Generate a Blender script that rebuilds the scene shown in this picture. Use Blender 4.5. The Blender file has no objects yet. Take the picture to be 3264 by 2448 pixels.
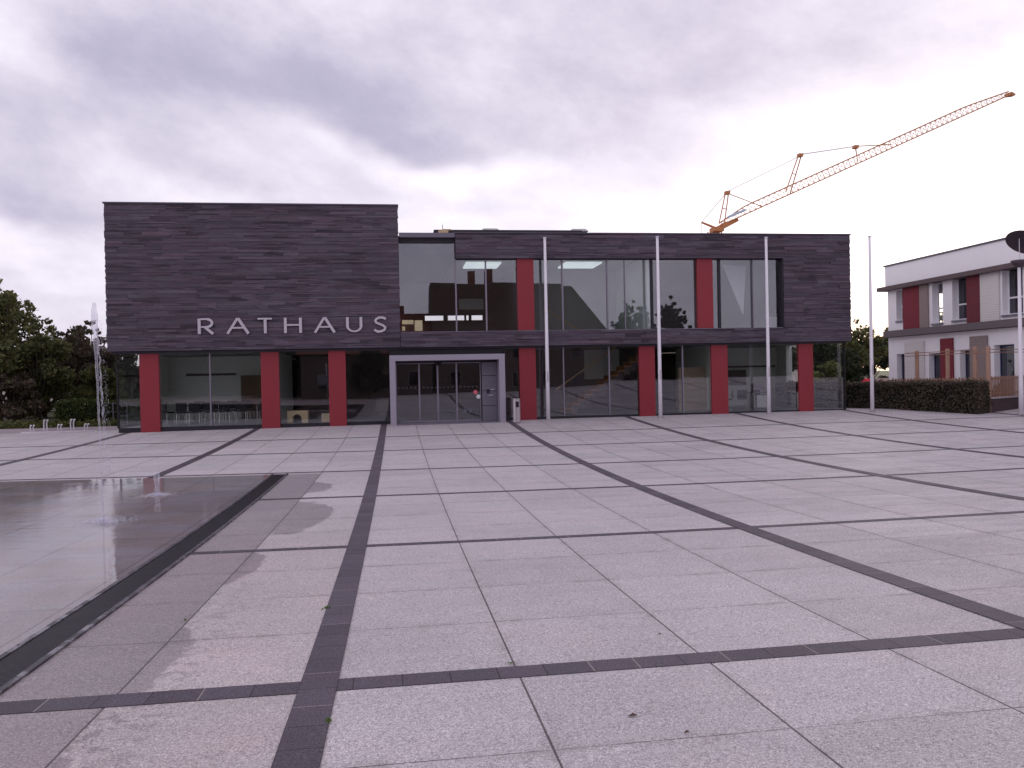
import bpy, math, random
import numpy as np
from mathutils import Vector, Matrix

rnd = random.Random(7)
scene = bpy.context.scene
COL = scene.collection

# ------------------------------------------------------------------ camera
EYE = 1.65
cam_data = bpy.data.cameras.new("camera")
cam_data.sensor_width = 36.0
cam_data.sensor_fit = 'HORIZONTAL'
cam_data.lens = 36.0 * 2627.88 / 3264.0
cam_data.clip_start = 0.1
cam_data.clip_end = 6000.0
cam = bpy.data.objects.new("camera", cam_data)
COL.objects.link(cam)
CR = ((0.9900423, -0.1392949, -0.0203264), (-0.0212102, -0.0048631, -0.9997633), (0.1391630, 0.9902390, -0.0077692))
cam.matrix_world = Matrix(((CR[0][0], -CR[1][0], -CR[2][0], 0.0), (CR[0][1], -CR[1][1], -CR[2][1], 0.0),
                           (CR[0][2], -CR[1][2], -CR[2][2], EYE), (0, 0, 0, 1)))
scene.camera = cam

# ------------------------------------------------------------------ exposure, engine
scene.view_settings.view_transform = 'Standard'
scene.view_settings.look = 'None'
scene.view_settings.exposure = 0.48
scene.view_settings.gamma = 1.0
scene.view_settings.use_curve_mapping = False
scene.cycles.use_denoising = True
scene.cycles.transparent_max_bounces = 24
scene.cycles.max_bounces = 8

# ------------------------------------------------------------------ node helper
class NT:
    def __init__(self, tree):
        self.t = tree
    def n(self, typ, **kw):
        nd = self.t.nodes.new(typ)
        for k, v in kw.items():
            setattr(nd, k, v)
        return nd
    def link(self, a, b):
        self.t.links.new(a, b)
    def put(self, sock, v):
        if isinstance(v, bpy.types.NodeSocket):
            self.t.links.new(v, sock)
        else:
            sock.default_value = v
    def m(self, op, a, b=None, c=None, clamp=False):
        nd = self.n('ShaderNodeMath', operation=op)
        nd.use_clamp = clamp
        self.put(nd.inputs[0], a)
        if b is not None: self.put(nd.inputs[1], b)
        if c is not None: self.put(nd.inputs[2], c)
        return nd.outputs[0]
    def add(self, a, b): return self.m('ADD', a, b)
    def sub(self, a, b): return self.m('SUBTRACT', a, b)
    def mul(self, a, b): return self.m('MULTIPLY', a, b)
    def smooth(self, v, lo, hi, a=0.0, b=1.0):
        nd = self.n('ShaderNodeMapRange', interpolation_type='SMOOTHSTEP')
        self.put(nd.inputs[0], v)
        for i, x in enumerate((lo, hi, a, b)):
            self.put(nd.inputs[1 + i], x)
        return nd.outputs[0]
    def lin(self, v, lo, hi, a=0.0, b=1.0):
        nd = self.n('ShaderNodeMapRange')
        self.put(nd.inputs[0], v)
        for i, x in enumerate((lo, hi, a, b)):
            self.put(nd.inputs[1 + i], x)
        return nd.outputs[0]
    def mix(self, f, a, b, mode='MIX'):
        nd = self.n('ShaderNodeMix', data_type='RGBA', blend_type=mode)
        self.put(nd.inputs[0], f)
        self.put(nd.inputs[6], a if isinstance(a, bpy.types.NodeSocket) else (*a, 1.0)[:4])
        self.put(nd.inputs[7], b if isinstance(b, bpy.types.NodeSocket) else (*b, 1.0)[:4])
        return nd.outputs[2]
    def noise(self, vec, scale, detail=3.0, rough=0.55, distortion=0.0):
        nd = self.n('ShaderNodeTexNoise')
        if vec is not None: self.link(vec, nd.inputs['Vector'])
        nd.inputs['Scale'].default_value = scale
        nd.inputs['Detail'].default_value = detail
        nd.inputs['Roughness'].default_value = rough
        nd.inputs['Distortion'].default_value = distortion
        return nd.outputs['Fac']
    def ramp(self, f, stops):
        nd = self.n('ShaderNodeValToRGB')
        cr = nd.color_ramp
        while len(cr.elements) < len(stops): cr.elements.new(0.5)
        for el, (p, c) in zip(cr.elements, stops):
            el.position = p
            el.color = (*c, 1.0)
        self.put(nd.inputs[0], f)
        return nd.outputs[0]
    def xyz(self, x, y, z):
        nd = self.n('ShaderNodeCombineXYZ')
        for i, v in enumerate((x, y, z)): self.put(nd.inputs[i], v)
        return nd.outputs[0]
    def sep(self, v):
        nd = self.n('ShaderNodeSeparateXYZ')
        self.link(v, nd.inputs[0])
        return nd.outputs

# ------------------------------------------------------------------ sun and sky
SUN_AZ, SUN_EL = 0.60, 0.16          # radians; azimuth from +Y towards +X
world = bpy.data.worlds.new("World")
scene.world = world
world.use_nodes = True
wt = world.node_tree
wt.nodes.clear()
w = NT(wt)
w_out = w.n('ShaderNodeOutputWorld')
w_bg = w.n('ShaderNodeBackground')
w_bg.inputs['Strength'].default_value = 0.1
w.link(w_bg.outputs[0], w_out.inputs[0])
sky = w.n('ShaderNodeTexSky', sky_type='NISHITA')
sky.sun_disc = False
sky.sun_elevation = SUN_EL
sky.sun_rotation = SUN_AZ
tc = w.n('ShaderNodeTexCoord')
nrm = w.n('ShaderNodeVectorMath', operation='NORMALIZE')
w.link(tc.outputs['Generated'], nrm.inputs[0])
dx, dy, dz = w.sep(nrm.outputs[0])[:]
az0 = w.m('ARCTAN2', dx, dy)
el0 = w.m('ARCSINE', dz)
# cloud layer: noise on a flat layer seen in perspective, sheared so that the streaks drift down to the right
elp = w.add(w.m('MAXIMUM', el0, 0.0), 0.16)
lx = w.m('DIVIDE', dx, elp); ly = w.m('DIVIDE', dy, elp)
lvec = w.xyz(w.mul(lx, 0.75), w.add(ly, w.mul(lx, 0.85)), 0.37)
nA = w.noise(lvec, 0.75, 5.0, 0.52, 0.25)
nB = w.noise(lvec, 2.4, 6.0, 0.6, 0.2)
nW = w.noise(lvec, 1.1, 3.0, 0.5)
nW2 = w.noise(w.xyz(lx, ly, 4.1), 1.3, 3.0, 0.5)
az = w.add(az0, w.mul(w.sub(nW, 0.5), 0.26))
el = w.add(el0, w.mul(w.sub(nW2, 0.5), 0.15))
nC = w.noise(w.xyz(az0, w.mul(w.add(el0, w.mul(az0, 0.18)), 1.7), 1.7), 5.2, 7.0, 0.60, 0.15)
nD = w.noise(w.xyz(az0, w.mul(w.add(el0, w.mul(az0, 0.15)), 1.5), 7.7), 15.0, 5.0, 0.62, 0.1)
lum = w.add(0.615, w.add(w.mul(w.sub(nA, 0.5), 0.08), w.mul(w.sub(nB, 0.5), 0.05)))
lum = w.add(lum, w.add(w.mul(w.sub(nC, 0.5), 0.46), w.mul(w.sub(nD, 0.5), 0.20)))
def blob(a, e, ra, re, rot, amp):
    global lum
    da = w.sub(az, a); de = w.sub(el, e)
    c, s_ = math.cos(rot), math.sin(rot)
    p = w.mul(w.add(w.mul(da, c), w.mul(de, s_)), 1 / ra)
    q = w.mul(w.add(w.mul(da, -s_), w.mul(de, c)), 1 / re)
    g = w.m('EXPONENT', w.mul(w.add(w.mul(p, p), w.mul(q, q)), -1.0))
    lum = w.add(lum, w.mul(g, amp))
    return g
blob(-0.24, 0.345, 0.16, 0.055, -0.2, -0.16)
blob(-0.02, 0.300, 0.20, 0.048, -0.28, -0.19)
blob(-0.40, 0.275, 0.09, 0.04, -0.3, -0.16)
blob(-0.37, 0.185, 0.13, 0.045, -0.25, -0.19)
blob(0.30, 0.365, 0.30, 0.06, 0.0, -0.10)
blob(-0.20, 0.235, 0.12, 0.02, -0.3, -0.08)
blob(-0.31, 0.245, 0.10, 0.03, -0.35, 0.10)
blob(-0.42, 0.37, 0.10, 0.06, -0.2, 0.16)
blob(-0.03, 0.262, 0.09, 0.018, -0.15, 0.22)
blob(0.11, 0.243, 0.10, 0.018, -0.1, 0.22)
blob(-0.36, 0.145, 0.14, 0.02, -0.2, 0.14)
blob(0.12, 0.17, 0.32, 0.06, 0.0, 0.16)
blob(0.62, 0.19, 0.26, 0.095, 0.0, 0.42)
blob(-1.5, 0.35, 0.7, 0.45, 0.0, 0.30)  # unseen bright sky off to the left, added to lighten the white building
blob(0.72, 0.37, 0.10, 0.10, 0.0, 0.12)
g_sun = blob(SUN_AZ, 0.08, 0.30, 0.11, 0.0, 0.45)
# the half of the sky overhead and behind
back = w.smooth(dy, -0.4, 0.5)
lum = w.mul(lum, w.add(1.10, w.mul(back, -0.02)))
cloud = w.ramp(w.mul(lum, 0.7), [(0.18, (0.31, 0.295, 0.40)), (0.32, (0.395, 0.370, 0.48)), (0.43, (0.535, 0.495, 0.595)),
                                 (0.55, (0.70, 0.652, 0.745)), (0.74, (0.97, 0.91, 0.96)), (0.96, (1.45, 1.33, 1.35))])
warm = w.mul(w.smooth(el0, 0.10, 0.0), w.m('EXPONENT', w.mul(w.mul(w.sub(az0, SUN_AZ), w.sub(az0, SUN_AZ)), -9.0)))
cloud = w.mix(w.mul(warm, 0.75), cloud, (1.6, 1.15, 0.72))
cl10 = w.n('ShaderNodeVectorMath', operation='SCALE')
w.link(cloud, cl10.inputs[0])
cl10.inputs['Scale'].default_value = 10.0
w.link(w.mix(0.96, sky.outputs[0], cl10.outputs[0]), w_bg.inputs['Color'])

sun_data = bpy.data.lights.new("sun", 'SUN')
sun_data.energy = 0.6
sun_data.angle = math.radians(14)
sun_data.color = (1.0, 0.86, 0.76)
sun = bpy.data.objects.new("sun", sun_data)
COL.objects.link(sun)
sd = Vector((math.sin(SUN_AZ) * math.cos(SUN_EL), math.cos(SUN_AZ) * math.cos(SUN_EL), math.sin(SUN_EL)))
sun.rotation_euler = sd.to_track_quat('Z', 'Y').to_euler()
sun.location = sd * 100

# ------------------------------------------------------------------ mesh helper
def chain_loc(o):
    v = Vector((0, 0, 0))
    while o is not None:
        v += o.location
        o = o.parent
    return v

class MB:
    def __init__(self):
        self.v = []; self.f = []; self.uv = []
    def quad(self, a, b, c, d, uv=None):
        i = len(self.v)
        self.v += [tuple(a), tuple(b), tuple(c), tuple(d)]
        self.f.append((i, i + 1, i + 2, i + 3))
        return self
    def box(self, x0, x1, y0, y1, z0, z1):
        i = len(self.v)
        self.v += [(x0, y0, z0), (x1, y0, z0), (x1, y1, z0), (x0, y1, z0), (x0, y0, z1), (x1, y0, z1), (x1, y1, z1), (x0, y1, z1)]
        self.f += [tuple(i + k for k in q) for q in ((0, 3, 2, 1), (4, 5, 6, 7), (0, 1, 5, 4), (1, 2, 6, 5), (2, 3, 7, 6), (3, 0, 4, 7))]
        return self
    def obox(self, c, u, v, h, lu, lv, z0, z1):
        # box on a plan rectangle: corner c, directions u, v (2D)
        i = len(self.v)
        P = [(c[0], c[1]), (c[0] + u[0] * lu, c[1] + u[1] * lu), (c[0] + u[0] * lu + v[0] * lv, c[1] + u[1] * lu + v[1] * lv), (c[0] + v[0] * lv, c[1] + v[1] * lv)]
        self.v += [(p[0], p[1], z0) for p in P] + [(p[0], p[1], z1) for p in P]
        self.f += [tuple(i + k for k in q) for q in ((0, 3, 2, 1), (4, 5, 6, 7), (0, 1, 5, 4), (1, 2, 6, 5), (2, 3, 7, 6), (3, 0, 4, 7))]
        return self
    def tube(self, pts, radii, n=8, caps=True):
        pts = [Vector(p) for p in pts]
        if not hasattr(radii, '__len__'): radii = [radii] * len(pts)
        base = len(self.v)
        prev = None
        for k, p in enumerate(pts):
            if k == 0: d = pts[1] - pts[0]
            elif k == len(pts) - 1: d = pts[-1] - pts[-2]
            else: d = pts[k + 1] - pts[k - 1]
            if d.length < 1e-9: d = Vector((0, 0, 1))
            d.normalize()
            if prev is None:
                a = Vector((0, 0, 1)) if abs(d.z) < 0.9 else Vector((1, 0, 0))
                a = d.cross(a).normalized()
            else:
                a = (prev - d * prev.dot(d)).normalized()
            prev = a
            b = d.cross(a)
            for j in range(n):
                t = 2 * math.pi * j / n
                self.v.append(tuple(p + (a * math.cos(t) + b * math.sin(t)) * radii[k]))
        for k in range(len(pts) - 1):
            for j in range(n):
                j2 = (j + 1) % n
                self.f.append((base + k * n + j, base + k * n + j2, base + (k + 1) * n + j2, base + (k + 1) * n + j))
        if caps:
            self.f.append(tuple(base + j for j in reversed(range(n))))
            self.f.append(tuple(base + (len(pts) - 1) * n + j for j in range(n)))
        return self
    def prism(self, poly, y0, y1, axis='y'):
        # closed polygon (a, b) extruded; axis y: (x, z) polygons, axis z: (x, y), axis x: (y, z)
        i = len(self.v); n = len(poly)
        mk = {'y': lambda p, t: (p[0], t, p[1]), 'z': lambda p, t: (p[0], p[1], t), 'x': lambda p, t: (t, p[0], p[1])}[axis]
        self.v += [mk(p, y0) for p in poly] + [mk(p, y1) for p in poly]
        self.f.append(tuple(i + k for k in range(n)))
        self.f.append(tuple(i + n + k for k in reversed(range(n))))
        for k in range(n):
            k2 = (k + 1) % n
            self.f.append((i + k, i + n + k, i + n + k2, i + k2))
        return self
    def build(self, name, mat, parent=None, smooth=False, bevel=0.0):
        me = bpy.data.meshes.new(name)
        off = chain_loc(parent) if parent else Vector((0, 0, 0))
        me.from_pydata([(x - off.x, y - off.y, z - off.z) for x, y, z in self.v], [], self.f)
        me.update()
        if smooth:
            me.polygons.foreach_set('use_smooth', [True] * len(me.polygons))
        me.materials.append(mat)
        o = bpy.data.objects.new(name, me)
        COL.objects.link(o)
        if parent: o.parent = parent
        if bevel > 0:
            md = o.modifiers.new("bevel", 'BEVEL')
            md.width = bevel; md.segments = 2; md.limit_method = 'ANGLE'
        return o

def fixn(o):
    import bmesh
    bm = bmesh.new(); bm.from_mesh(o.data)
    bmesh.ops.recalc_face_normals(bm, faces=bm.faces)
    bm.to_mesh(o.data); bm.free()
    return o

def thing(name, label, cat, loc, group=None):
    o = bpy.data.objects.new(name, None)
    o.empty_display_size = 0.3
    COL.objects.link(o)
    o.location = loc
    o['label'] = label; o['category'] = cat
    if group: o['group'] = group
    return o
def tag(o, label, cat, group=None):
    o['label'] = label; o['category'] = cat
    if group: o['group'] = group
    return o
def setting(o, kind='structure'):
    o['kind'] = kind
    return o
def copy_tree(o, parent=None):
    c = o.copy()
    COL.objects.link(c)
    if parent is not None:
        c.parent = parent
    for ch in list(o.children):
        copy_tree(ch, c)
    return c

# ------------------------------------------------------------------ materials
def new_mat(name):
    m = bpy.data.materials.new(name)
    m.use_nodes = True
    m.node_tree.nodes.clear()
    t = NT(m.node_tree)
    out = t.n('ShaderNodeOutputMaterial')
    return m, t, out
def pbsdf(t, out, col, rough=0.6, metal=0.0, spec=0.5):
    b = t.n('ShaderNodeBsdfPrincipled')
    t.put(b.inputs['Base Color'], col if isinstance(col, bpy.types.NodeSocket) else (*col, 1.0))
    t.put(b.inputs['Roughness'], rough)
    t.put(b.inputs['Metallic'], metal)
    t.put(b.inputs['Specular IOR Level'], spec)
    t.link(b.outputs[0], out.inputs[0])
    return b
def bump(t, b, h, strength=0.3, dist=0.01):
    bn = t.n('ShaderNodeBump')
    bn.inputs['Strength'].default_value = strength
    bn.inputs['Distance'].default_value = dist
    t.link(h, bn.inputs['Height'])
    t.link(bn.outputs[0], b.inputs['Normal'])
    return bn
def objco(t):
    return t.n('ShaderNodeTexCoord').outputs['Object']
def plain(name, col, rough=0.6, metal=0.0, var=0.15, scale=3.0, spec=0.4, fine=60.0, fvar=0.06, bmp=0.05):
    m, t, out = new_mat(name)
    co = t.n('ShaderNodeNewGeometry').outputs['Position']
    n1 = t.noise(co, scale, 4.0, 0.6)
    n2 = t.noise(co, fine, 2.0, 0.6)
    f = t.add(t.add(1.0, t.mul(t.sub(n1, 0.5), var * 2)), t.mul(t.sub(n2, 0.5), fvar * 2))
    c = t.mix(1.0, (*col, 1.0), t.xyz(f, f, f), 'MULTIPLY')
    r = t.add(rough, t.mul(t.sub(n1, 0.5), 0.15))
    b = pbsdf(t, out, c, r, metal, spec)
    if bmp > 0: bump(t, b, n2, bmp, 0.005)
    return m
def emis(name, col, strength):
    m, t, out = new_mat(name)
    e = t.n('ShaderNodeEmission')
    co = t.n('ShaderNodeNewGeometry').outputs['Position']
    n1 = t.noise(co, 2.5, 2.0, 0.5)
    t.link(t.mix(1.0, (*col, 1.0), t.xyz(t.add(0.75, t.mul(n1, 0.5)), t.add(0.75, t.mul(n1, 0.5)), t.add(0.75, t.mul(n1, 0.5))), 'MULTIPLY'), e.inputs[0])
    e.inputs[1].default_value = strength
    t.link(e.outputs[0], out.inputs[0])
    return m
def schlick(t, f0, normal=None):
    # same value from both sides of a thin sheet
    g = t.n('ShaderNodeNewGeometry')
    d = t.n('ShaderNodeVectorMath', operation='DOT_PRODUCT')
    t.link(normal if normal is not None else g.outputs['Normal'], d.inputs[0]); t.link(g.outputs['Incoming'], d.inputs[1])
    c = t.m('SUBTRACT', 1.0, t.m('ABSOLUTE', d.outputs['Value']), clamp=True)
    return t.add(f0, t.mul(t.m('POWER', c, 5.0), 1.0 - f0))
def glass_mat(name, base=0.068, tint=(0.96, 0.985, 0.975)):
    m, t, out = new_mat(name)
    tr = t.n('ShaderNodeBsdfTransparent'); tr.inputs[0].default_value = (*tint, 1)
    gl = t.n('ShaderNodeBsdfGlossy'); gl.inputs['Roughness'].default_value = 0.0
    gl.inputs[0].default_value = (0.92, 0.92, 0.98, 1)
    fac = t.m('ADD', t.mul(schlick(t, 0.04), 0.6), base, clamp=True)
    mx = t.n('ShaderNodeMixShader')
    t.link(fac, mx.inputs[0]); t.link(tr.outputs[0], mx.inputs[1]); t.link(gl.outputs[0], mx.inputs[2])
    t.link(mx.outputs[0], out.inputs[0])
    return m
def leaf_mat(name, cols, trans=0.35, rough=0.55):
    m, t, out = new_mat(name)
    g = t.n('ShaderNodeNewGeometry')
    n1 = t.noise(g.outputs['Position'], 0.9, 3.0, 0.6)
    f = t.add(t.mul(g.outputs['Random Per Island'], 0.65), t.mul(n1, 0.35))
    c = t.ramp(f, [(i / (len(cols) - 1) * 0.8 + 0.1, k) for i, k in enumerate(cols)])
    d = t.n('ShaderNodeBsdfPrincipled')
    t.link(c, d.inputs['Base Color']); d.inputs['Roughness'].default_value = rough; d.inputs['Specular IOR Level'].default_value = 0.25
    tr = t.n('ShaderNodeBsdfTranslucent'); t.link(c, tr.inputs[0])
    mx = t.n('ShaderNodeMixShader'); mx.inputs[0].default_value = trans
    t.link(d.outputs[0], mx.inputs[1]); t.link(tr.outputs[0], mx.inputs[2])
    t.link(mx.outputs[0], out.inputs[0])
    return m

M = {}
M['red'] = plain('red panel paint', (0.275, 0.027, 0.040), 0.5, var=0.10, scale=0.6, spec=0.4)
M['dark_frame'] = plain('anthracite frame', (0.030, 0.028, 0.036), 0.45, 0.3)
M['grey_frame'] = plain('grey aluminium frame', (0.26, 0.235, 0.29), 0.4, 0.35, var=0.06)
M['portal'] = plain('portal grey metal', (0.34, 0.31, 0.38), 0.5, 0.0, var=0.08, scale=0.8)
M['portal_panel'] = plain('portal side panel', (0.17, 0.155, 0.20), 0.5, 0.1, var=0.08)
M['coping'] = plain('coping metal', (0.10, 0.09, 0.115), 0.4, 0.5)
M['sill'] = plain('window sill metal', (0.20, 0.185, 0.23), 0.4, 0.4)
M['letter'] = plain('brushed letter metal', (0.56, 0.52, 0.58), 0.45, 0.25, var=0.08, scale=2)
M['steel'] = plain('stainless steel', (0.58, 0.53, 0.55), 0.32, 0.85, var=0.12, scale=6)
M['pole'] = plain('galvanised pole', (0.80, 0.77, 0.83), 0.45, 0.0, var=0.08, scale=4)
M['black'] = plain('black opening', (0.012, 0.010, 0.012), 0.6)
M['core'] = plain('dark wall core', (0.05, 0.045, 0.055), 0.8)
M['soffit'] = plain('dark soffit', (0.06, 0.055, 0.07), 0.8)
M['int_wall'] = plain('interior plaster', (0.76, 0.78, 0.74), 0.8, var=0.08, scale=0.7)
M['int_dark'] = plain('interior dark wall', (0.15, 0.115, 0.125), 0.8)
M['int_brown'] = plain('interior brown wood', (0.16, 0.10, 0.065), 0.6, scale=2)
M['int_floor'] = plain('interior dark floor', (0.13, 0.135, 0.15), 0.35, spec=0.5)
M['int_ceil'] = plain('interior ceiling', (0.74, 0.74, 0.74), 0.9)
M['int_beige'] = plain('interior beige wall', (0.42, 0.33, 0.25), 0.8)
M['wood_pale'] = plain('pale birch wood', (0.62, 0.46, 0.27), 0.55, scale=5)
M['tread'] = plain('stair wood', (0.50, 0.22, 0.09), 0.55, scale=5)
M['rail_wood'] = plain('handrail wood', (0.55, 0.38, 0.20), 0.5)
M['chair'] = plain('dark upholstery', (0.022, 0.020, 0.028), 0.7)
M['chrome'] = plain('chrome tube', (0.6, 0.6, 0.62), 0.25, 0.9)
M['table'] = plain('dark table top', (0.06, 0.045, 0.05), 0.4)
M['white'] = plain('white lacquer', (0.70, 0.70, 0.70), 0.5)
M['render_white'] = plain('white render', (0.90, 0.885, 0.92), 0.85, var=0.05, scale=0.8)
M['ledge'] = plain('grey brown ledge', (0.155, 0.13, 0.14), 0.8, var=0.08)
M['slab_brown'] = plain('brown eaves slab', (0.12, 0.085, 0.09), 0.7)
M['blue_frame'] = plain('dark blue frame', (0.035, 0.045, 0.13), 0.45)
M['pvc'] = plain('white window frame', (0.78, 0.77, 0.82), 0.4)
M['wood_fence'] = plain('fence timber', (0.33, 0.19, 0.135), 0.75, scale=4, var=0.25)
M['wood_post'] = plain('post timber', (0.43, 0.26, 0.19), 0.7, scale=4, var=0.2)
M['wall_dark'] = plain('dark low wall', (0.07, 0.045, 0.05), 0.85)
M['cap_stone'] = plain('pale cap stone', (0.45, 0.40, 0.42), 0.8)
M['crane'] = plain('crane yellow paint', (0.54, 0.21, 0.08), 0.5, var=0.15)
M['crane_blue'] = plain('pale blue cover', (0.55, 0.66, 0.78), 0.6)
M['cable'] = plain('steel cable', (0.42, 0.42, 0.50), 0.5)
M['bark'] = plain('bark', (0.055, 0.042, 0.035), 0.9, scale=6, var=0.3)
M['lamp_dark'] = plain('lamp dark metal', (0.085, 0.065, 0.08), 0.5, 0.3)
M['grating'] = plain('dark cast grating', (0.020, 0.016, 0.022), 0.45, 0.4, var=0.3, scale=6)
m, t, out = new_mat('drain rail metal')
pos = t.n('ShaderNodeNewGeometry').outputs['Position']
f = t.smooth(t.noise(pos, 5.5, 4.0, 0.7), 0.47, 0.60)
pbsdf(t, out, t.mix(f, (0.035, 0.030, 0.040), (0.15, 0.14, 0.165)), t.lin(f, 0, 1, 0.5, 0.25), 0.1, 0.5)
M['drain_rail'] = m
M['roof_tile'] = plain('red roof tile', (0.14, 0.045, 0.03), 0.8, scale=5, var=0.25)
M['roof_dark'] = plain('dark roof tile', (0.07, 0.045, 0.038), 0.8, scale=5, var=0.25)
M['render_old'] = plain('old house render', (0.075, 0.055, 0.05), 0.85)
M['old_frame'] = plain('old window frame', (0.16, 0.15, 0.15), 0.6)
M['render_pale'] = plain('pale house render', (0.62, 0.55, 0.52), 0.85)
M['brick'] = plain('brick chimney', (0.14, 0.06, 0.05), 0.9)
M['sign_red'] = plain('sign red', (0.60, 0.03, 0.05), 0.5)
M['pan_white'] = plain('panel white', (0.70, 0.66, 0.70), 0.6)
M['pan_beige'] = plain('panel beige', (0.36, 0.28, 0.25), 0.7)
M['pan_wine'] = plain('panel wine', (0.15, 0.05, 0.06), 0.7)
M['glass'] = glass_mat('hall glazing', 0.062)
M['glass_side'] = glass_mat('side hall glazing', 0.008, (0.97, 0.985, 0.98))
M['glass_up'] = glass_mat('upper hall glazing', 0.092, (0.92, 0.95, 0.95))
M['int_grey'] = plain('interior grey wall', (0.34, 0.35, 0.35), 0.8, var=0.08, scale=0.7)
M['glass_dark'] = glass_mat('house glazing', 0.10, (0.25, 0.27, 0.34))
M['ceil_lamp'] = emis('ceiling lamp diffuser', (0.88, 0.97, 1.0), 0.50)
M['warm_glow'] = emis('warm evening glow', (1.0, 0.80, 0.56), 0.27)  # emission imitates warm evening light in the glass, not a lamp
M['leaf_green'] = leaf_mat('mixed green leaves', [(0.045, 0.060, 0.032), (0.095, 0.110, 0.042), (0.16, 0.165, 0.06), (0.17, 0.13, 0.07)])
M['leaf_plum'] = leaf_mat('reddish leaves', [(0.055, 0.046, 0.044), (0.12, 0.080, 0.068), (0.11, 0.115, 0.055), (0.18, 0.10, 0.11)])
M['leaf_dark'] = leaf_mat('dark leaves', [(0.018, 0.026, 0.015), (0.034, 0.045, 0.021), (0.056, 0.064, 0.029)])
M['leaf_light'] = leaf_mat('pale bush leaves', [(0.10, 0.13, 0.04), (0.28, 0.30, 0.11), (0.42, 0.42, 0.18)])
M['leaf_yellow'] = leaf_mat('yellow green leaves', [(0.06, 0.08, 0.025), (0.11, 0.12, 0.04), (0.16, 0.145, 0.05)])
M['leaf_hedge'] = leaf_mat('hedge leaves', [(0.055, 0.052, 0.042), (0.10, 0.095, 0.062), (0.155, 0.10, 0.09), (0.12, 0.135, 0.08)])
M['leaf_hedge_top'] = leaf_mat('clipped hedge leaves', [(0.030, 0.045, 0.014), (0.060, 0.085, 0.022), (0.10, 0.125, 0.03)])
M['weed'] = leaf_mat('weed leaves', [(0.10, 0.17, 0.04), (0.18, 0.27, 0.07)])
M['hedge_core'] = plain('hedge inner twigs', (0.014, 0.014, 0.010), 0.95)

def striped(name, col, pitch=0.11, depth=0.02):
    m, t, out = new_mat(name)
    geo = t.n('ShaderNodeNewGeometry')
    z = t.sep(geo.outputs['Position'])[2]
    fr = t.m('FRACT', t.mul(z, 1 / pitch))
    groove = t.smooth(t.m('ABSOLUTE', t.sub(fr, 0.5)), 0.38, 0.47)
    n1 = t.noise(geo.outputs['Position'], 1.5, 3.0)
    f = t.add(0.92, t.mul(n1, 0.16))
    c = t.mix(1.0, (*col, 1), t.xyz(f, f, f), 'MULTIPLY')
    c = t.mix(t.mul(groove, 0.45), c, (col[0] * .45, col[1] * .45, col[2] * .45))
    b = pbsdf(t, out, c, 0.65, 0, 0.3)
    bump(t, b, t.sub(1.0, groove), 0.6, depth)
    return m
M['sh_red'] = striped('red slatted shutter', (0.22, 0.024, 0.040))
M['sh_wine'] = striped('wine slatted shutter', (0.165, 0.028, 0.042))
M['sh_taupe'] = striped('taupe slatted shutter', (0.30, 0.235, 0.225))
M['sh_cream'] = striped('cream slatted panel', (0.72, 0.68, 0.68))

# slate cladding: every stone strip is its own island
m, t, out = new_mat('slate strips')
geo = t.n('ShaderNodeNewGeometry')
co = geo.outputs['Position']
mp = t.n('ShaderNodeMapping'); mp.inputs['Scale'].default_value = (1.0, 1.0, 6.0)
t.link(co, mp.inputs[0])
n1 = t.noise(mp.outputs[0], 1.25, 5.0, 0.68)
n2 = t.noise(mp.outputs[0], 14.0, 3.0, 0.6)
n0 = t.noise(mp.outputs[0], 0.35, 3.0, 0.6)
f = t.add(t.add(t.mul(geo.outputs['Random Per Island'], 0.22), t.mul(n1, 0.50)), t.add(t.mul(n2, 0.12), t.mul(n0, 0.28)))
c = t.ramp(f, [(0.20, (0.046, 0.036, 0.050)), (0.45, (0.076, 0.060, 0.083)), (0.60, (0.104, 0.084, 0.113)), (0.82, (0.165, 0.138, 0.178))])
wn = t.n('ShaderNodeTexWhiteNoise', noise_dimensions='1D'); t.link(geo.outputs['Random Per Island'], wn.inputs['W'])
c = t.mix(t.smooth(wn.outputs['Value'], 0.78, 0.95), c, t.mix(1.0, c, (1.15, 0.93, 0.98, 1), 'MULTIPLY'))
clump = t.smooth(t.noise(mp.outputs[0], 0.55, 4.0, 0.6), 0.46, 0.58)
dash = t.mul(t.smooth(wn.outputs['Value'], 0.34, 0.30, 0.0, 1.0), t.lin(clump, 0, 1, 0.25, 1.0))
c = t.mix(t.mul(dash, 0.9), c, t.mix(1.0, c, (0.48, 0.45, 0.49, 1), 'MULTIPLY'))
b = pbsdf(t, out, c, 0.62, 0, 0.35)
bump(t, b, n2, 0.5, 0.02)
M['slate'] = m

# ------------------------------------------------------------------ ground shape
GE = (0.14323302, 0.08455152, -0.15151841, 0.04269162, 0.11885076, -0.03789757)
def zg(x, y):
    x = min(max(x, -16.0), 22.0); y = min(max(y, -3.0), 33.0)
    return -0.0498040 * y + GE[0] * y * y / 100 + GE[1] * x / 10 + GE[2] * x * y / 100 + GE[3] * x * y * y / 1000 + GE[4] * x * x / 100 + GE[5] * x * x * y / 1000
BX = [-10.07, -5.33, -0.51, 4.43, 9.34, 14.06, 18.88]
BY = [5.16, 10.14, 14.97, 19.25, 23.90, 28.16]
while BX[0] > -50: BX.insert(0, BX[0] - 4.84)
while BX[-1] < 50: BX.append(BX[-1] + 4.84)
while BY[0] > -40: BY.insert(0, BY[0] - 4.85)
BY.append(32.75)
while BY[-1] < 70: BY.append(BY[-1] + 4.7)
def subdiv(L):
    xs, us = [], []
    for i in range(len(L) - 1):
        for k in range(4):
            xs.append(L[i] + (L[i + 1] - L[i]) * k / 4); us.append(4 * i + k)
    xs.append(L[-1]); us.append(4 * (len(L) - 1))
    return xs, us
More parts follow.
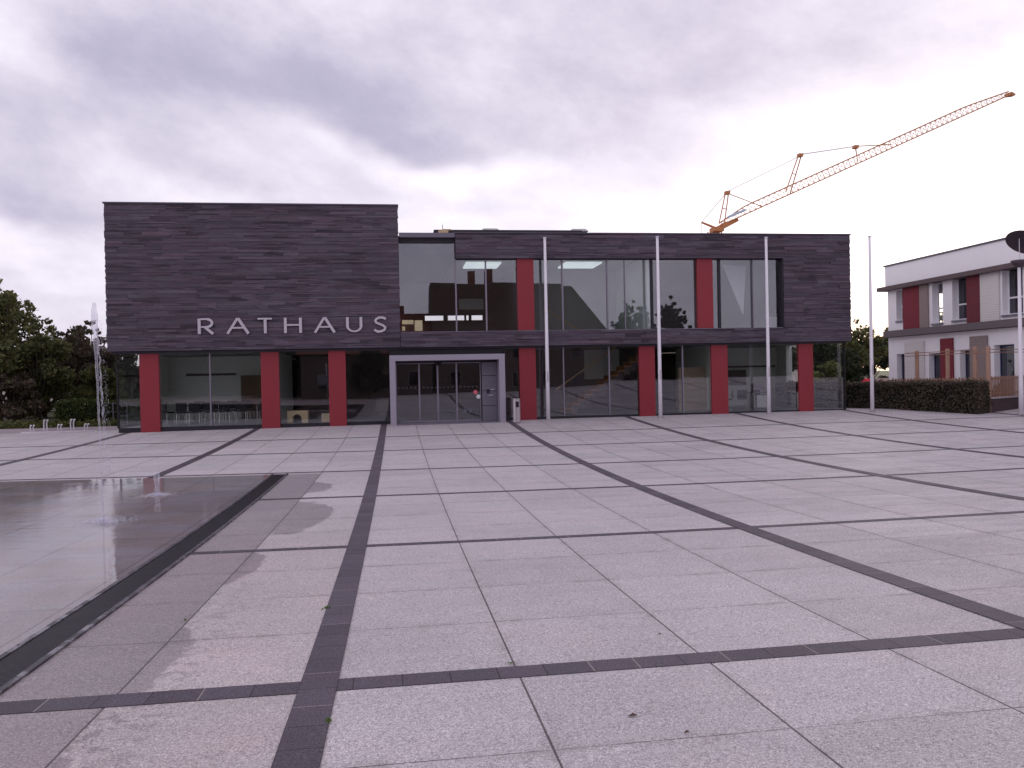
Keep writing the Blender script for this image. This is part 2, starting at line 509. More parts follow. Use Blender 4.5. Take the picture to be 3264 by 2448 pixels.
GX, GU = subdiv(BX)
GY, GV = subdiv(BY)
DR0, DR1 = -2.80, -2.43        # drain channel between water and paving
WATER_Y = 18.92

m, t, out = new_mat('granite paving')
uvn = t.n('ShaderNodeUVMap')
uv = uvn.outputs[0]
geo = t.n('ShaderNodeNewGeometry')
pos = geo.outputs['Position']
px, py, pz = t.sep(pos)[:]
u, v, _ = t.sep(uv)[:]
fu = t.m('FRACT', u); fv = t.m('FRACT', v)
du = t.mul(t.m('MINIMUM', fu, t.sub(1.0, fu)), 1.2)
dv = t.mul(t.m('MINIMUM', fv, t.sub(1.0, fv)), 1.2)
jn = t.noise(pos, 1.7, 3.0, 0.6)
jw = t.noise(pos, 30.0, 2.0, 0.6)
wob = t.mul(t.sub(jw, 0.5), 0.006)
ju = t.smooth(t.add(du, wob), 0.0045, 0.0085, 1.0, 0.0)
jv = t.mul(t.smooth(t.add(dv, wob), 0.003, 0.006, 1.0, 0.0), t.smooth(jn, 0.36, 0.58, 0.35, 1.0))
joint = t.m('MAXIMUM', ju, jv)
wn = t.n('ShaderNodeTexWhiteNoise', noise_dimensions='2D')
t.link(t.xyz(t.m('FLOOR', u), t.m('FLOOR', v), 0.0), wn.inputs['Vector'])
s1 = t.noise(pos, 105.0, 2.0, 0.7)
s2 = t.noise(pos, 46.0, 3.0, 0.7)
s3 = t.noise(pos, 210.0, 1.0, 0.5)
sp = t.add(t.add(t.mul(s1, 0.5), t.mul(s2, 0.3)), t.mul(s3, 0.2))
gcol = t.ramp(sp, [(0.37, (0.18, 0.170, 0.190)), (0.46, (0.425, 0.408, 0.440)), (0.54, (0.550, 0.530, 0.562)), (0.63, (0.84, 0.81, 0.84))])
big = t.noise(pos, 0.45, 4.0, 0.6)
mid = t.noise(pos, 3.0, 4.0, 0.65)
tv = t.add(t.add(0.90, t.mul(t.sub(wn.outputs['Value'], 0.5), 0.10)), t.add(t.mul(t.sub(big, 0.4), 0.30), t.mul(t.sub(mid, 0.5), 0.18)))
gcol = t.mix(1.0, gcol, t.xyz(t.mul(tv, 1.015), t.mul(tv, 0.985), t.mul(tv, 0.965)), 'MULTIPLY')
strk = t.noise(t.xyz(t.mul(px, 0.7), t.mul(py, 2.6), 1.0), 1.3, 5.0, 0.68)
sm = t.mul(t.smooth(strk, 0.44, 0.62), t.lin(px, 3.0, 7.0, 0.30, 1.0))
gcol = t.mix(t.mul(sm, 0.30), gcol, t.mix(1.0, gcol, (0.62, 0.58, 0.60, 1), 'MULTIPLY'))
dj = t.m('MINIMUM', du, dv)
dirt = t.mul(t.smooth(dj, 0.0, 0.10, 1.0, 0.0), t.smooth(t.noise(pos, 4.0, 4.0, 0.65), 0.42, 0.70))
gcol = t.mix(t.mul(dirt, 0.35), gcol, (0.17, 0.145, 0.14))
warmz = t.mul(t.smooth(px, -0.3, -0.8, 0.0, 1.0), t.smooth(py, 16.0, 8.0, 0.0, 1.0))
gcol = t.mix(t.mul(warmz, 0.8), gcol, t.mix(1.0, gcol, (1.02, 0.975, 0.93, 1), 'MULTIPLY'))
pinkn = t.noise(pos, 0.9, 3.0, 0.6)
gcol = t.mix(t.smooth(pinkn, 0.45, 0.70), gcol, t.mix(1.0, gcol, (1.03, 0.985, 0.99, 1), 'MULTIPLY'))
# wet stone: strip beside the drain, the pool floor and splash patches
wnz = t.noise(pos, 2.3, 4.0, 0.6); wny = t.noise(t.xyz(py, px, 3.0), 2.0, 4.0, 0.6)
wx = t.add(px, t.mul(t.sub(wnz, 0.5), 0.34)); wy = t.add(py, t.mul(t.sub(wny, 0.5), 0.8))
wet = t.mul(t.mul(t.smooth(px, -1.718, -1.712, 1.0, 0.0), t.smooth(py, WATER_Y, WATER_Y + 0.05, 1.0, 0.0)), 0.85)
edge = t.mul(t.smooth(px, DR1 + 0.02, DR1, 0.0, 1.0), t.smooth(py, WATER_Y, WATER_Y + 0.04, 1.0, 0.0))
wet = t.m('MAXIMUM', wet, edge)
for cx, cy, rx, ry in ((-1.95, 16.5, 0.68, 0.95), (-1.62, 12.9, 0.60, 1.6), (-1.75, 9.2, 0.26, 0.8), (-1.75, 6.0, 0.24, 0.9), (-1.78, 3.7, 0.22, 0.7)):
    e_ = t.add(t.m('POWER', t.mul(t.sub(wx, cx), 1 / rx), 2.0), t.m('POWER', t.mul(t.sub(wy, cy), 1 / ry), 2.0))
    wet = t.m('MAXIMUM', wet, t.smooth(e_, 0.92, 1.08, 0.85, 0.0))
spots = t.mul(t.smooth(t.noise(pos, 9.0, 3.0, 0.7), 0.52, 0.58), t.smooth(px, -1.0, -1.7, 0.0, 0.75))
spots = t.mul(spots, t.smooth(py, 10.0, 6.0, 0.0, 1.0))
wet = t.m('MAXIMUM', wet, spots)
gcol = t.mix(wet, gcol, t.mix(1.0, gcol, (0.56, 0.54, 0.56, 1), 'MULTIPLY'))
gcol = t.mix(t.mul(edge, 0.85), gcol, t.mix(1.0, gcol, (1.36, 1.36, 1.40, 1), 'MULTIPLY'))
alg = t.mul(edge, t.smooth(t.noise(pos, 0.8, 5.0, 0.65), 0.38, 0.62))
gcol = t.mix(t.mul(alg, 0.8), gcol, t.mix(1.0, gcol, (0.92, 0.80, 0.66, 1), 'MULTIPLY'))
gcol = t.mix(t.mul(joint, 0.85), gcol, (0.055, 0.045, 0.05))
b = pbsdf(t, out, gcol, t.add(t.mul(wet, -0.32), 0.80), 0.0, 0.28)
bump(t, b, t.sub(t.add(t.mul(sp, 0.5), 0.5), joint), 0.35, 0.004)
M['granite'] = m

gm = MB()
nx, ny = len(GX), len(GY)
gm.v = [(x, y, zg(x, y)) for y in GY for x in GX]
gm.f = [(j * nx + i, j * nx + i + 1, (j + 1) * nx + i + 1, (j + 1) * nx + i) for j in range(ny - 1) for i in range(nx - 1)]
plaza = setting(gm.build('plaza_paving', M['granite'], smooth=True))
uvl = plaza.data.uv_layers.new(name='UVMap')
for lp in plaza.data.loops:
    i = lp.vertex_index
    uvl.data[lp.index].uv = (GU[i % nx], GV[i // nx])

m, t, out = new_mat('far ground')
pos = t.n('ShaderNodeNewGeometry').outputs['Position']
c = t.ramp(t.noise(pos, 0.08, 5.0, 0.6), [(0.3, (0.06, 0.07, 0.035)), (0.6, (0.10, 0.105, 0.05)), (0.8, (0.16, 0.14, 0.10))])
pbsdf(t, out, c, 0.9, 0, 0.2)
M['far_ground'] = m
setting(MB().quad((-3000, -3000, -0.9), (3000, -3000, -0.9), (3000, 3000, -0.9), (-3000, 3000, -0.9)).build('ground', M['far_ground']))

# dark paver bands
m, t, out = new_mat('dark band pavers')
uvn = t.n('ShaderNodeUVMap')
u, v, _ = t.sep(uvn.outputs[0])[:]
pos = t.n('ShaderNodeNewGeometry').outputs['Position']
fu = t.m('FRACT', t.mul(u, 1 / 0.30))
jd = t.mul(t.m('MINIMUM', fu, t.sub(1.0, fu)), 0.30)
j = t.smooth(jd, 0.002, 0.006, 1.0, 0.0)
ed = t.smooth(t.m('ABSOLUTE', v), 0.955, 0.985)
cell = t.m('FLOOR', t.mul(u, 1 / 0.30))
wn = t.n('ShaderNodeTexWhiteNoise', noise_dimensions='2D'); t.link(t.xyz(cell, 3.0, 0.0), wn.inputs['Vector'])
sp = t.noise(pos, 95.0, 3.0, 0.7)
sp2 = t.noise(pos, 3.0, 4.0, 0.6)
c = t.ramp(sp, [(0.32, (0.056, 0.047, 0.061)), (0.55, (0.103, 0.087, 0.110)), (0.75, (0.200, 0.173, 0.205))])
fv = t.add(t.add(0.72, t.mul(wn.outputs['Value'], 0.30)), t.mul(sp2, 0.30))
c = t.mix(1.0, c, t.xyz(fv, fv, fv), 'MULTIPLY')
pxx, pyy, _ = t.sep(pos)[:]
wetb = t.mul(t.smooth(pxx, -1.70, -1.75), 0.55)
c = t.mix(wetb, c, t.mix(1.0, c, (0.5, 0.48, 0.5, 1), 'MULTIPLY'))
wn2 = t.n('ShaderNodeTexWhiteNoise', noise_dimensions='2D'); t.link(t.xyz(t.m('ROUND', t.mul(u, 1 / 0.30)), 9.0, t.m('FLOOR', t.mul(pxx, 0.2))), wn2.inputs['Vector'])
jc = t.mix(t.smooth(wn2.outputs['Value'], 0.80, 0.84), (0.03, 0.025, 0.03), (0.34, 0.29, 0.28))
c = t.mix(t.mul(j, 0.8), c, jc)
c = t.mix(t.mul(ed, 0.7), c, (0.035, 0.03, 0.035))
b = pbsdf(t, out, c, t.sub(0.78, t.mul(wetb, 0.4)), 0, 0.25)
bump(t, b, t.sub(sp, j), 0.4, 0.004)
M['band'] = m

def strip(name, along, fixed, width, a0, a1, lift, mat):
    pts = [a for a in (GY if along == 'y' else GX) if a0 < a < a1]
    pts = [a0] + pts + [a1]
    mb = MB(); uvs = []
    for k, a in enumerate(pts):
        for s_ in (-1, 1):
            f_ = fixed + s_ * width / 2
            x, y = (f_, a) if along == 'y' else (a, f_)
            mb.v.append((x, y, zg(x, y) + lift)); uvs.append((a, s_))
    for k in range(len(pts) - 1):
        q = (2 * k, 2 * k + 1, 2 * k + 3, 2 * k + 2)
        mb.f.append(q if along == 'y' else q[::-1])
    o = mb.build(name, mat, smooth=True)
    ul = o.data.uv_layers.new(name='UVMap')
    for lp in o.data.loops: ul.data[lp.index].uv = uvs[lp.vertex_index]
    return setting(o)
for x in BX:
    if -40 < x < 40:
        yy0 = WATER_Y + 0.02 if x < -3 else -20
        strip('paving_band', 'y', x, 0.23, yy0, 32.9, 0.008, M['band'])
for k, y in enumerate(BY):
    if -18 < y < 32:
        wd = 0.22 if y < 6 else 0.155
        lo = (DR1 + 0.01) if y < WATER_Y - 0.1 else -40
        strip('paving_band', 'x', y, wd, lo, 40, 0.004, M['band'])

# ------------------------------------------------------------------ water basin
m, t, out = new_mat('water film')
pos = t.n('ShaderNodeNewGeometry').outputs['Position']
mp = t.n('ShaderNodeMapping'); mp.inputs['Scale'].default_value = (1.0, 0.55, 1.0); t.link(pos, mp.inputs[0])
w1 = t.noise(mp.outputs[0], 1.6, 4.0, 0.55, 0.3)
w2_ = t.noise(mp.outputs[0], 9.0, 3.0, 0.6)
px, py, _ = t.sep(pos)[:]
w3 = t.noise(t.xyz(t.mul(px, 0.55), t.mul(py, 1.9), 2.0), 2.6, 5.0, 0.65, 0.4)
w4 = t.noise(t.xyz(t.mul(px, 0.25), t.mul(py, 0.8), 5.0), 1.1, 4.0, 0.6, 0.5)
rj = t.m('SQRT', t.add(t.m('POWER', t.add(px, 5.6), 2.0), t.m('POWER', t.mul(t.sub(py, 13.2), 0.8), 2.0)))
calm = t.m('MAXIMUM', t.mul(t.smooth(w4, 0.42, 0.62), t.smooth(py, 8.5, 12.0, 0.05, 0.6)), t.smooth(rj, 1.2, 4.2, 1.0, 0.0))
hgt = t.add(t.mul(w1, 0.45), t.add(t.mul(w2_, t.mul(calm, 0.22)), t.mul(w3, t.mul(calm, 0.55))))
for (cx, cy) in ((-4.30, 12.82), (-4.38, 15.9)):
    r_ = t.m('SQRT', t.add(t.m('POWER', t.sub(px, cx), 2.0), t.m('POWER', t.sub(py, cy), 2.0)))
    ring = t.mul(t.m('SINE', t.mul(r_, 16.0)), t.m('EXPONENT', t.mul(r_, -0.8)))
    hgt = t.add(hgt, t.mul(ring, 0.035))
bn = t.n('ShaderNodeBump'); bn.inputs['Strength'].default_value = 0.5; bn.inputs['Distance'].default_value = 0.012
t.link(hgt, bn.inputs['Height'])
tr = t.n('ShaderNodeBsdfTransparent'); tr.inputs[0].default_value = (0.90, 0.91, 0.92, 1)
gl = t.n('ShaderNodeBsdfGlossy'); t.link(t.add(0.02, t.mul(calm, 0.10)), gl.inputs['Roughness'])
t.link(bn.outputs[0], gl.inputs['Normal'])
fr = schlick(t, 0.02, bn.outputs[0])
mx = t.n('ShaderNodeMixShader'); t.link(t.m('MULTIPLY', fr, t.add(0.85, t.mul(t.smooth(w4, 0.35, 0.62), 0.25)), clamp=True), mx.inputs[0])
t.link(tr.outputs[0], mx.inputs[1]); t.link(gl.outputs[0], mx.inputs[2]); t.link(mx.outputs[0], out.inputs[0])
M['water'] = m
wb = MB()
wxs = [x for x in GX if -30 < x < DR0 - 0.3] + [DR0]
wys = [1.0] + [y for y in GY if 1.2 < y < WATER_Y - 0.2] + [WATER_Y]
wb.v = [(x, y, zg(x, y) + 0.012) for y in wys for x in wxs]
k = len(wxs)
wb.f = [(j * k + i, j * k + i + 1, (j + 1) * k + i + 1, (j + 1) * k + i) for j in range(len(wys) - 1) for i in range(k - 1)]
wo = setting(wb.build('water', M['water'], smooth=True))
wo.data.normals_split_custom_set_from_vertices([(0.0, -0.030, 0.99955)] * len(wo.data.vertices))   # a water surface lies level

# drain channel: dark bed, two edge rails, cross bars of the grating
dr = thing('drain_channel', 'dark slotted drain channel along the wet edge of the water', 'drain', (-2.6, 10.0, zg(-2.6, 10)))
ys = [1.0 + 0.3 * i for i in range(60)]
ys = [y for y in ys if y < WATER_Y - 0.05] + [WATER_Y + 0.06]
def ribbon(x0, x1, lo, hi, name, mat):
    mb = MB()
    for y in ys:
        mb.v += [(x0, y, zg(x0, y) + lo), (x0, y, zg(x0, y) + hi), (x1, y, zg(x1, y) + hi), (x1, y, zg(x1, y) + lo)]
    for i in range(len(ys) - 1):
        a = 4 * i
        for q in ((0, 1), (1, 2), (2, 3)):
            mb.f.append((a + q[0], a + q[1], a + 4 + q[1], a + 4 + q[0]))
    a = 4 * (len(ys) - 1)
    mb.f += [(0, 1, 2, 3), (a + 3, a + 2, a + 1, a)]
    return fixn(mb.build(name, mat, dr))
ribbon(DR0 + 0.045, DR1 - 0.045, -0.02, 0.005, 'channel_bed', M['black'])
ribbon(DR0, DR0 + 0.045, -0.02, 0.020, 'edge_rail', M['drain_rail'])
ribbon(DR1 - 0.045, DR1, -0.02, 0.020, 'edge_rail', M['drain_rail'])
mb = MB()
y = 1.2
while y < WATER_Y:
    z = zg(-2.6, y)
    mb.box(DR0 + 0.05, DR1 - 0.05, y, y + 0.014, z - 0.01, z + 0.012)
    y += 0.026
mb.box(-2.63, -2.60, 1.2, WATER_Y, -0.60, -0.50)
mb.build('grating', M['grating'], dr)

# ------------------------------------------------------------------ fountain jets
m, t, out = new_mat('fountain water')
tr = t.n('ShaderNodeBsdfTransparent'); tr.inputs[0].default_value = (0.97, 0.97, 1, 1)
gl = t.n('ShaderNodeBsdfGlossy'); gl.inputs['Roughness'].default_value = 0.25
df = t.n('ShaderNodeBsdfDiffuse'); df.inputs[0].default_value = (0.85, 0.84, 0.92, 1)
m1 = t.n('ShaderNodeMixShader'); m1.inputs[0].default_value = 0.35
t.link(df.outputs[0], m1.inputs[1]); t.link(gl.outputs[0], m1.inputs[2])
lw = t.n('ShaderNodeLayerWeight'); lw.inputs[0].default_value = 0.35
pos = t.n('ShaderNodeNewGeometry').outputs['Position']
m2 = t.n('ShaderNodeMixShader')
t.link(t.m('ADD', t.mul(lw.outputs['Facing'], 0.30), t.mul(t.noise(pos, 22.0, 3.0, 0.6), 0.42), clamp=True), m2.inputs[0])
t.link(tr.outputs[0], m2.inputs[1]); t.link(m1.outputs[0], m2.inputs[2]); t.link(m2.outputs[0], out.inputs[0])
M['jet'] = m
def droplets(mb, n, fn):
    for _ in range(n):
        p, r = fn()
        p = Vector(p)
        i = len(mb.v)
        mb.v += [tuple(p + Vector(d) * r) for d in ((1, 0, 0), (-1, 0, 0), (0, 1, 0), (0, -1, 0), (0, 0, 1.5), (0, 0, -1.5))]
        mb.f += [(i, i + 2, i + 4), (i + 2, i + 1, i + 4), (i + 1, i + 3, i + 4), (i + 3, i, i + 4), (i + 2, i, i + 5), (i + 1, i + 2, i + 5), (i + 3, i + 1, i + 5), (i, i + 3, i + 5)]
def jet(x, y, h, r0, label, topw, seed, splash):
    R_ = random.Random(seed)
    z0 = zg(x, y) + 0.02
    o = thing('water_jet', label, 'fountain jet', (x, y, z0), 'fountain jets in the water')
    mb = MB()
    n = max(8, int(h * 16))
    pts, rad = [], []
    for i in range(n + 1):
        f = i / n
        pts.append((x - 0.05 * f * h / 2.8 + R_.uniform(-1, 1) * r0 * 0.25, y + R_.uniform(-1, 1) * r0 * 0.25, z0 + h * f))
        g = max(0, (f - 0.62) / 0.38)
        rr = r0 * (0.75 + 0.5 * f) + topw * (g ** 1.6 if g < 0.85 else 0.77 * max(0.15, max(0.0, 1 - (g - 0.85) / 0.15) ** 0.5)) + R_.uniform(-.15, .2) * r0
        rad.append(max(0.006, rr))
    mb.tube(pts, rad, 8)
    mb.build('water_column', M['jet'], o, smooth=True)
    if h > 1:
        for dx, f1, f0 in ((0.07, 0.86, 0.18), (0.045, 0.93, 0.45), (0.10, 0.70, 0.22)):
            pts2, r2 = [], []
            n2 = 60
            for i in range(n2 + 1):
                f = f1 + (f0 - f1) * i / n2
                pts2.append((x - 0.05 * f + dx * (0.35 + 0.65 * i / n2) + R_.gauss(0, 0.006), y + 0.03 * dx * 10 + R_.gauss(0, 0.006), z0 + h * f))
                r2.append(max(0.0015, r0 * (0.30 + 0.45 * math.sin(i * 0.9 + dx * 60) + R_.uniform(-0.2, 0.35))))
            mb2 = MB(); mb2.tube(pts2, r2, 6); mb2.build('falling_stream', M['jet'], o, smooth=True)
    mb = MB()
    def fall():
        f = R_.random()
        return (x + 0.02 + 0.10 * (1 - f) ** 0.8 * h / 2.8 + R_.gauss(0, 0.014), y + R_.gauss(0, 0.03), z0 + h * (0.22 + 0.70 * f)), R_.uniform(0.002, 0.006)
    droplets(mb, int(260 * h / 2.8), fall)
    def sp():
        a = R_.uniform(0, 6.28); d = abs(R_.gauss(0, splash))
        return (x + d * math.cos(a), y + d * math.sin(a) * 0.8, z0 + abs(R_.gauss(0, 0.025)) * (1 + h * .3) * math.exp(-d * 3)), R_.uniform(0.003, 0.008)
    droplets(mb, int(900 * splash / 0.25), sp)
    mb.build('spray', M['jet'], o)['kind'] = 'stuff'
    return o
jet(-4.30, 12.82, 3.22, 0.014, 'tall thin fountain jet with a bulging frothy top', 0.040, 3, 0.24)
jet(-4.38, 15.89, 0.42, 0.045, 'short stubby fountain jet at the far edge of the water', 0.01, 5, 0.22)

# ------------------------------------------------------------------ town hall
S = 32.63       # slate face
G0 = 33.02      # ground floor glass
U0 = 32.93      # upper floor glass
hall = thing('town_hall', 'two storey town hall clad in dark slate with red pillars and big windows', 'town hall', (4.3, 38.0, 0.0))

def slate_wall(name, x0, x1, z0, z1, seed, jag=(True, True)):
    R_ = random.Random(seed)
    mb = MB()
    z = z0
    while z < z1 - 0.004:
        h = R_.choice((0.035, 0.045, 0.055, 0.07, 0.09, 0.11))
        if z + h > z1 - 0.045: h = z1 - z
        x = x0
        while x < x1 - 0.001:
            l = R_.uniform(0.30, 0.9) if R_.random() < 0.6 else R_.uniform(0.8, 1.5)
            if x + l > x1 - 0.3: l = x1 - x
            p = R_.uniform(0.0, 0.030)
            a = x - (R_.uniform(0, 0.03) if jag[0] and x == x0 else 0)
            bb = x + l + (R_.uniform(0, 0.03) if jag[1] and x + l > x1 - 1e-6 else -0.003)
            mb.box(a, bb, S - p, S + 0.22, z + 0.002, z + h - 0.002)
            x += l
        z += h
    return mb.build(name, M['slate'], hall)
HALL_TOP, WING_TOP, BOT = 8.46, 7.40, 2.93
slate_wall('slate_block', -10.65, 0.19, BOT, HALL_TOP, 11)
slate_wall('slate_fascia', 2.44, 19.14, 6.42, WING_TOP, 12, (False, True))
slate_wall('slate_band', 0.22, 19.14, BOT - 0.01, 3.50, 13, (False, True))
slate_wall('slate_wall', 16.16, 19.14, 3.502, 6.418, 14, (False, True))
# side returns and cores of the clad volumes
mb = MB()
mb.box(-10.62, 0.16, S + 0.225, 48, BOT + 0.003, HALL_TOP - 0.02)
mb.build('block_core', M['core'], hall)
mb = MB()
mb.box(18.75, 19.10, S + 0.225, 48, BOT + 0.003, WING_TOP - 0.02)
mb.box(0.17, 18.74, 47.0, 47.3, BOT + 0.003, 4.98)      # rear wall below the high windows
mb.box(0.17, 18.74, 47.0, 47.3, 5.27, WING_TOP - 0.02)
for xa, xb in ((0.17, 1.70), (2.75, 3.0), (3.95, 4.05), (4.2, 4.35), (5.0, 18.74)):
    mb.box(xa, xb, 47.0, 47.3, 4.985, 5.265)
mb.build('rear_wall', M['int_dark'], hall)
MB().box(0.2, 18.74, S + 0.225, 47, 7.05, 7.33).build('wing_roof', M['core'], hall)
# copings
MB().box(-10.70, 0.23, S - 0.06, S + 0.3, HALL_TOP + 0.002, HALL_TOP + 0.055).build('coping', M['coping'], hall)
mb = MB(); mb.box(2.42, 19.20, S - 0.06, S + 0.3, WING_TOP + 0.002, WING_TOP + 0.045)
mb.build('coping', M['coping'], hall)
MB().box(0.235, 2.415, S - 0.01, S + 0.3, 7.245, 7.42).build('parapet_cap', M['portal_panel'], hall)
# roof plant enclosure seen over the parapet
MB().box(1.95, 9.2, 39.7, 44.0, 7.33, 8.82).build('roof_plant_room', M['core'], hall)
for xx in (4.2, 8.6):
    fixn(MB().prism([(xx, 8.822), (xx + 1.0, 8.822), (xx + 0.82, 8.93), (xx + 0.18, 8.93)], 39.9, 41.2).build('skylight', M['white'], hall))
vt = MB(); vt.tube([(2.35, 39.5, 8.60), (2.35, 39.5, 9.02)], 0.02, 6); vt.box(2.15, 2.62, 39.4, 39.6, 8.62, 8.74); vt.box(2.35, 2.75, 39.42, 39.58, 8.74, 8.80)
vt.build('roof_vent', M['wood_pale'], hall)
MB().box(2.1, 2.8, 39.62, 39.69, 8.5, 8.6).build('roof_bracket', M['core'], hall)
# soffit and plinth
MB().box(-10.6, 19.1, S + 0.225, 33.2, BOT - 0.09, BOT - 0.012).build('soffit', M['soffit'], hall)
mb = MB(); mb.box(-10.44, 19.0, 32.99, 33.06, -0.30, 0.03); mb.build('plinth', M['dark_frame'], hall)
# red pillars
for a, b_ in ((-9.61, -8.91), (-5.16, -4.48), (-2.60, -1.94), (4.93, 5.61), (9.92, 10.59), (13.03, 13.74), (16.89, 17.54)):
    MB().box(a, b_, 32.86, 32.985, -0.30, BOT - 0.095).build('red_pillar', M['red'], hall, bevel=0.008)
for a, b_ in ((4.90, 5.57), (12.42, 13.10)):
    MB().box(a, b_, 32.72, 32.88, 3.505, 6.415).build('red_pillar', M['red'], hall, bevel=0.008)

def pane(x0, x1, z0, z1, y, tilt=0.0022, name='window_pane', mat='glass'):
    R_ = rnd
    o = thing_pane = MB().box(-(x1 - x0) / 2, (x1 - x0) / 2, -0.006, 0.006, -(z1 - z0) / 2, (z1 - z0) / 2).build(name, M[mat], None)
    o.parent = hall
    o.location = Vector(((x0 + x1) / 2, y, (z0 + z1) / 2)) - hall.location
    o.rotation_euler = (R_.uniform(-tilt, tilt), 0, R_.uniform(-tilt, tilt))
    return o
gl = [(-10.46, -9.61), (-8.91, -7.07), (-7.07, -5.16), (-4.48, -2.60), (-1.94, -0.26), (4.27, 4.93), (5.61, 6.77), (6.77, 8.68), (8.68, 9.92),
      (10.59, 11.82), (11.82, 13.03), (13.74, 16.89), (17.54, 19.02)]
for a, b_ in gl:
    pane(a + 0.012, b_ - 0.012, 0.035, BOT - 0.1, G0)
for x in (-7.07, 6.77, 8.68, 11.82):
    MB().box(x - 0.022, x + 0.022, 32.96, 33.09, 0.031, BOT - 0.095).build('mullion', M['grey_frame'], hall)
MB().box(-10.48, -10.42, 32.965, 33.05, 0.031, BOT - 0.095).build('corner_post', M['black'], hall)
MB().box(19.0, 19.06, 32.965, 33.05, -0.2, BOT - 0.095).build('corner_post', M['black'], hall)
# side glazing at both corners
for x in (-10.45, 19.03):
    o = MB().box(-0.006, 0.006, -2.4, 2.4, -1.40, 1.40).build('window_pane', M['glass_side'], None)
    o.parent = hall; o.location = Vector((x, 35.5, 1.43)) - hall.location
    mb = MB(); mb.box(x - 0.15, x + 0.15, 38.0, 47.3, -0.3, BOT); mb.build('side_wall', M['int_wall'], hall)
ug = [(0.20, 2.42, 3.53, 7.24), (2.46, 3.65, 3.53, 6.40), (3.65, 4.90, 3.53, 6.40), (5.57, 6.77, 3.53, 6.40), (6.77, 8.64, 3.53, 6.40), (8.64, 9.38, 3.53, 6.40),
      (9.38, 10.52, 3.53, 6.40), (10.52, 12.42, 3.53, 6.40), (13.10, 13.44, 3.53, 6.40), (13.44, 14.91, 3.53, 6.40), (14.91, 16.15, 3.53, 6.40)]
for a, b_, z0, z1 in ug:
    pane(a + 0.012, b_ - 0.012, z0, z1, U0, mat='glass_up')
for x in (2.44, 3.65, 6.77, 8.64, 9.38, 10.52, 13.44, 14.91):
    wdt = 0.016 if x in (9.38, 14.91) else (0.05 if x in (10.52, 13.44) else 0.028)
    MB().box(x - wdt, x + wdt, 32.86, 33.0, 3.531, 6.415).build('mullion', M['dark_frame'] if wdt > .04 else M['grey_frame'], hall)
MB().box(16.10, 16.158, S + 0.02, 33.0, 3.505, 6.415).build('window_reveal', M['dark_frame'], hall)
mb = MB(); mb.box(0.225, 16.09, S - 0.03, 32.99, 3.503, 3.527); mb.build('window_sill', M['sill'], hall)
MB().box(2.45, 16.09, S + 0.222, 32.99, 6.402, 6.45).build('window_head', M['dark_frame'], hall)

# floors, ceilings, inner walls
MB().box(-10.40, 18.98, 33.10, 47.0, -0.28, 0.02).build('ground_floor', M['int_floor'], hall)
MB().box(-10.40, 18.74, 33.06, 47.0, BOT - 0.01, 3.49).build('upper_floor', M['int_grey'], hall)
MB().box(2.5, 18.74, 33.02, 47.0, 6.60, 6.75).build('ceiling', M['int_grey'], hall)
mb = MB(); mb.box(-10.30, -5.0, 39.5, 39.7, 0.02, 2.9); mb.build('room_wall', M['int_wall'], hall)
MB().box(-5.0, -4.8, 33.3, 39.7, 0.02, 2.9).build('room_wall', M['int_wall'], hall)
MB().box(-7.0, -5.05, 38.9, 39.45, 0.02, 2.0).build('built_in_cupboard', M['int_brown'], hall)
MB().box(-9.5, -7.3, 39.40, 39.47, 2.02, 2.12).build('wall_rail', M['int_dark'], hall)
MB().box(-4.79, 5.0, 41.0, 41.2, 0.02, 2.9).build('foyer_wall', M['int_dark'], hall)
MB().box(-10.2, 18.8, 46.4, 46.6, 0.02, 2.9).build('ground_rear_wall', M['int_dark'], hall)
MB().box(5.0, 12.55, 38.6, 38.8, 0.02, 2.9).build('stair_wall', M['int_dark'], hall)
MB().box(8.9, 10.6, 38.40, 38.55, 1.5, 2.9).build('pale_curtain', M['int_wall'], hall)
MB().box(12.35, 13.6, 35.0, 35.15, 0.02, 1.95).build('beige_partition', M['int_beige'], hall)
MB().box(13.62, 13.8, 33.3, 39.0, 0.02, 2.9).build('room_wall', M['int_wall'], hall)
MB().box(13.8, 18.9, 39.0, 39.2, 0.02, 2.9).build('office_wall', M['int_wall'], hall)
MB().box(16.2, 17.2, 38.88, 38.95, 1.05, 1.80).build('wall_picture', M['int_dark'], hall)
MB().box(16.3, 18.7, 38.80, 38.95, 1.92, 2.0).build('wall_shelf', M['int_dark'], hall)
# upper rooms
MB().box(0.3, 5.2, 41.5, 41.65, 3.52, 4.42).build('gallery_wall', M['int_dark'], hall)
MB().box(5.3, 5.45, 33.2, 46.9, 3.52, 6.58).build('room_wall', M['int_dark'], hall)
MB().box(5.46, 10.4, 38.0, 38.15, 3.52, 6.58).build('room_wall', M['int_grey'], hall)
MB().box(10.40, 10.55, 33.2, 46.9, 3.52, 6.58).build('room_wall', M['int_wall'], hall)
MB().box(10.56, 13.1, 35.0, 35.15, 3.52, 6.58).build('room_wall', M['int_dark'], hall)
MB().box(13.11, 13.26, 33.2, 40.0, 3.52, 6.58).build('room_wall', M['int_grey'], hall)
MB().box(13.27, 18.7, 38.6, 38.75, 3.52, 6.58).build('room_wall', M['int_grey'], hall)
MB().box(5.9, 6.3, 37.90, 37.98, 3.53, 5.0).build('inner_door', M['int_dark'], hall)
for a, b_ in ((3.05, 4.55), (7.35, 8.95)):
    MB().box(a, b_, 34.9, 36.6, 6.53, 6.595).build('ceiling_light', M['ceil_lamp'], hall)
glow_mb = MB(); glow_mb.box(0.98, 1.36, 41.40, 41.47, 4.08, 4.60); glow_mb.box(0.36, 0.92, 41.40, 41.47, 4.42, 4.62); glow_mb.box(0.36, 0.50, 41.40, 41.47, 4.10, 4.30)
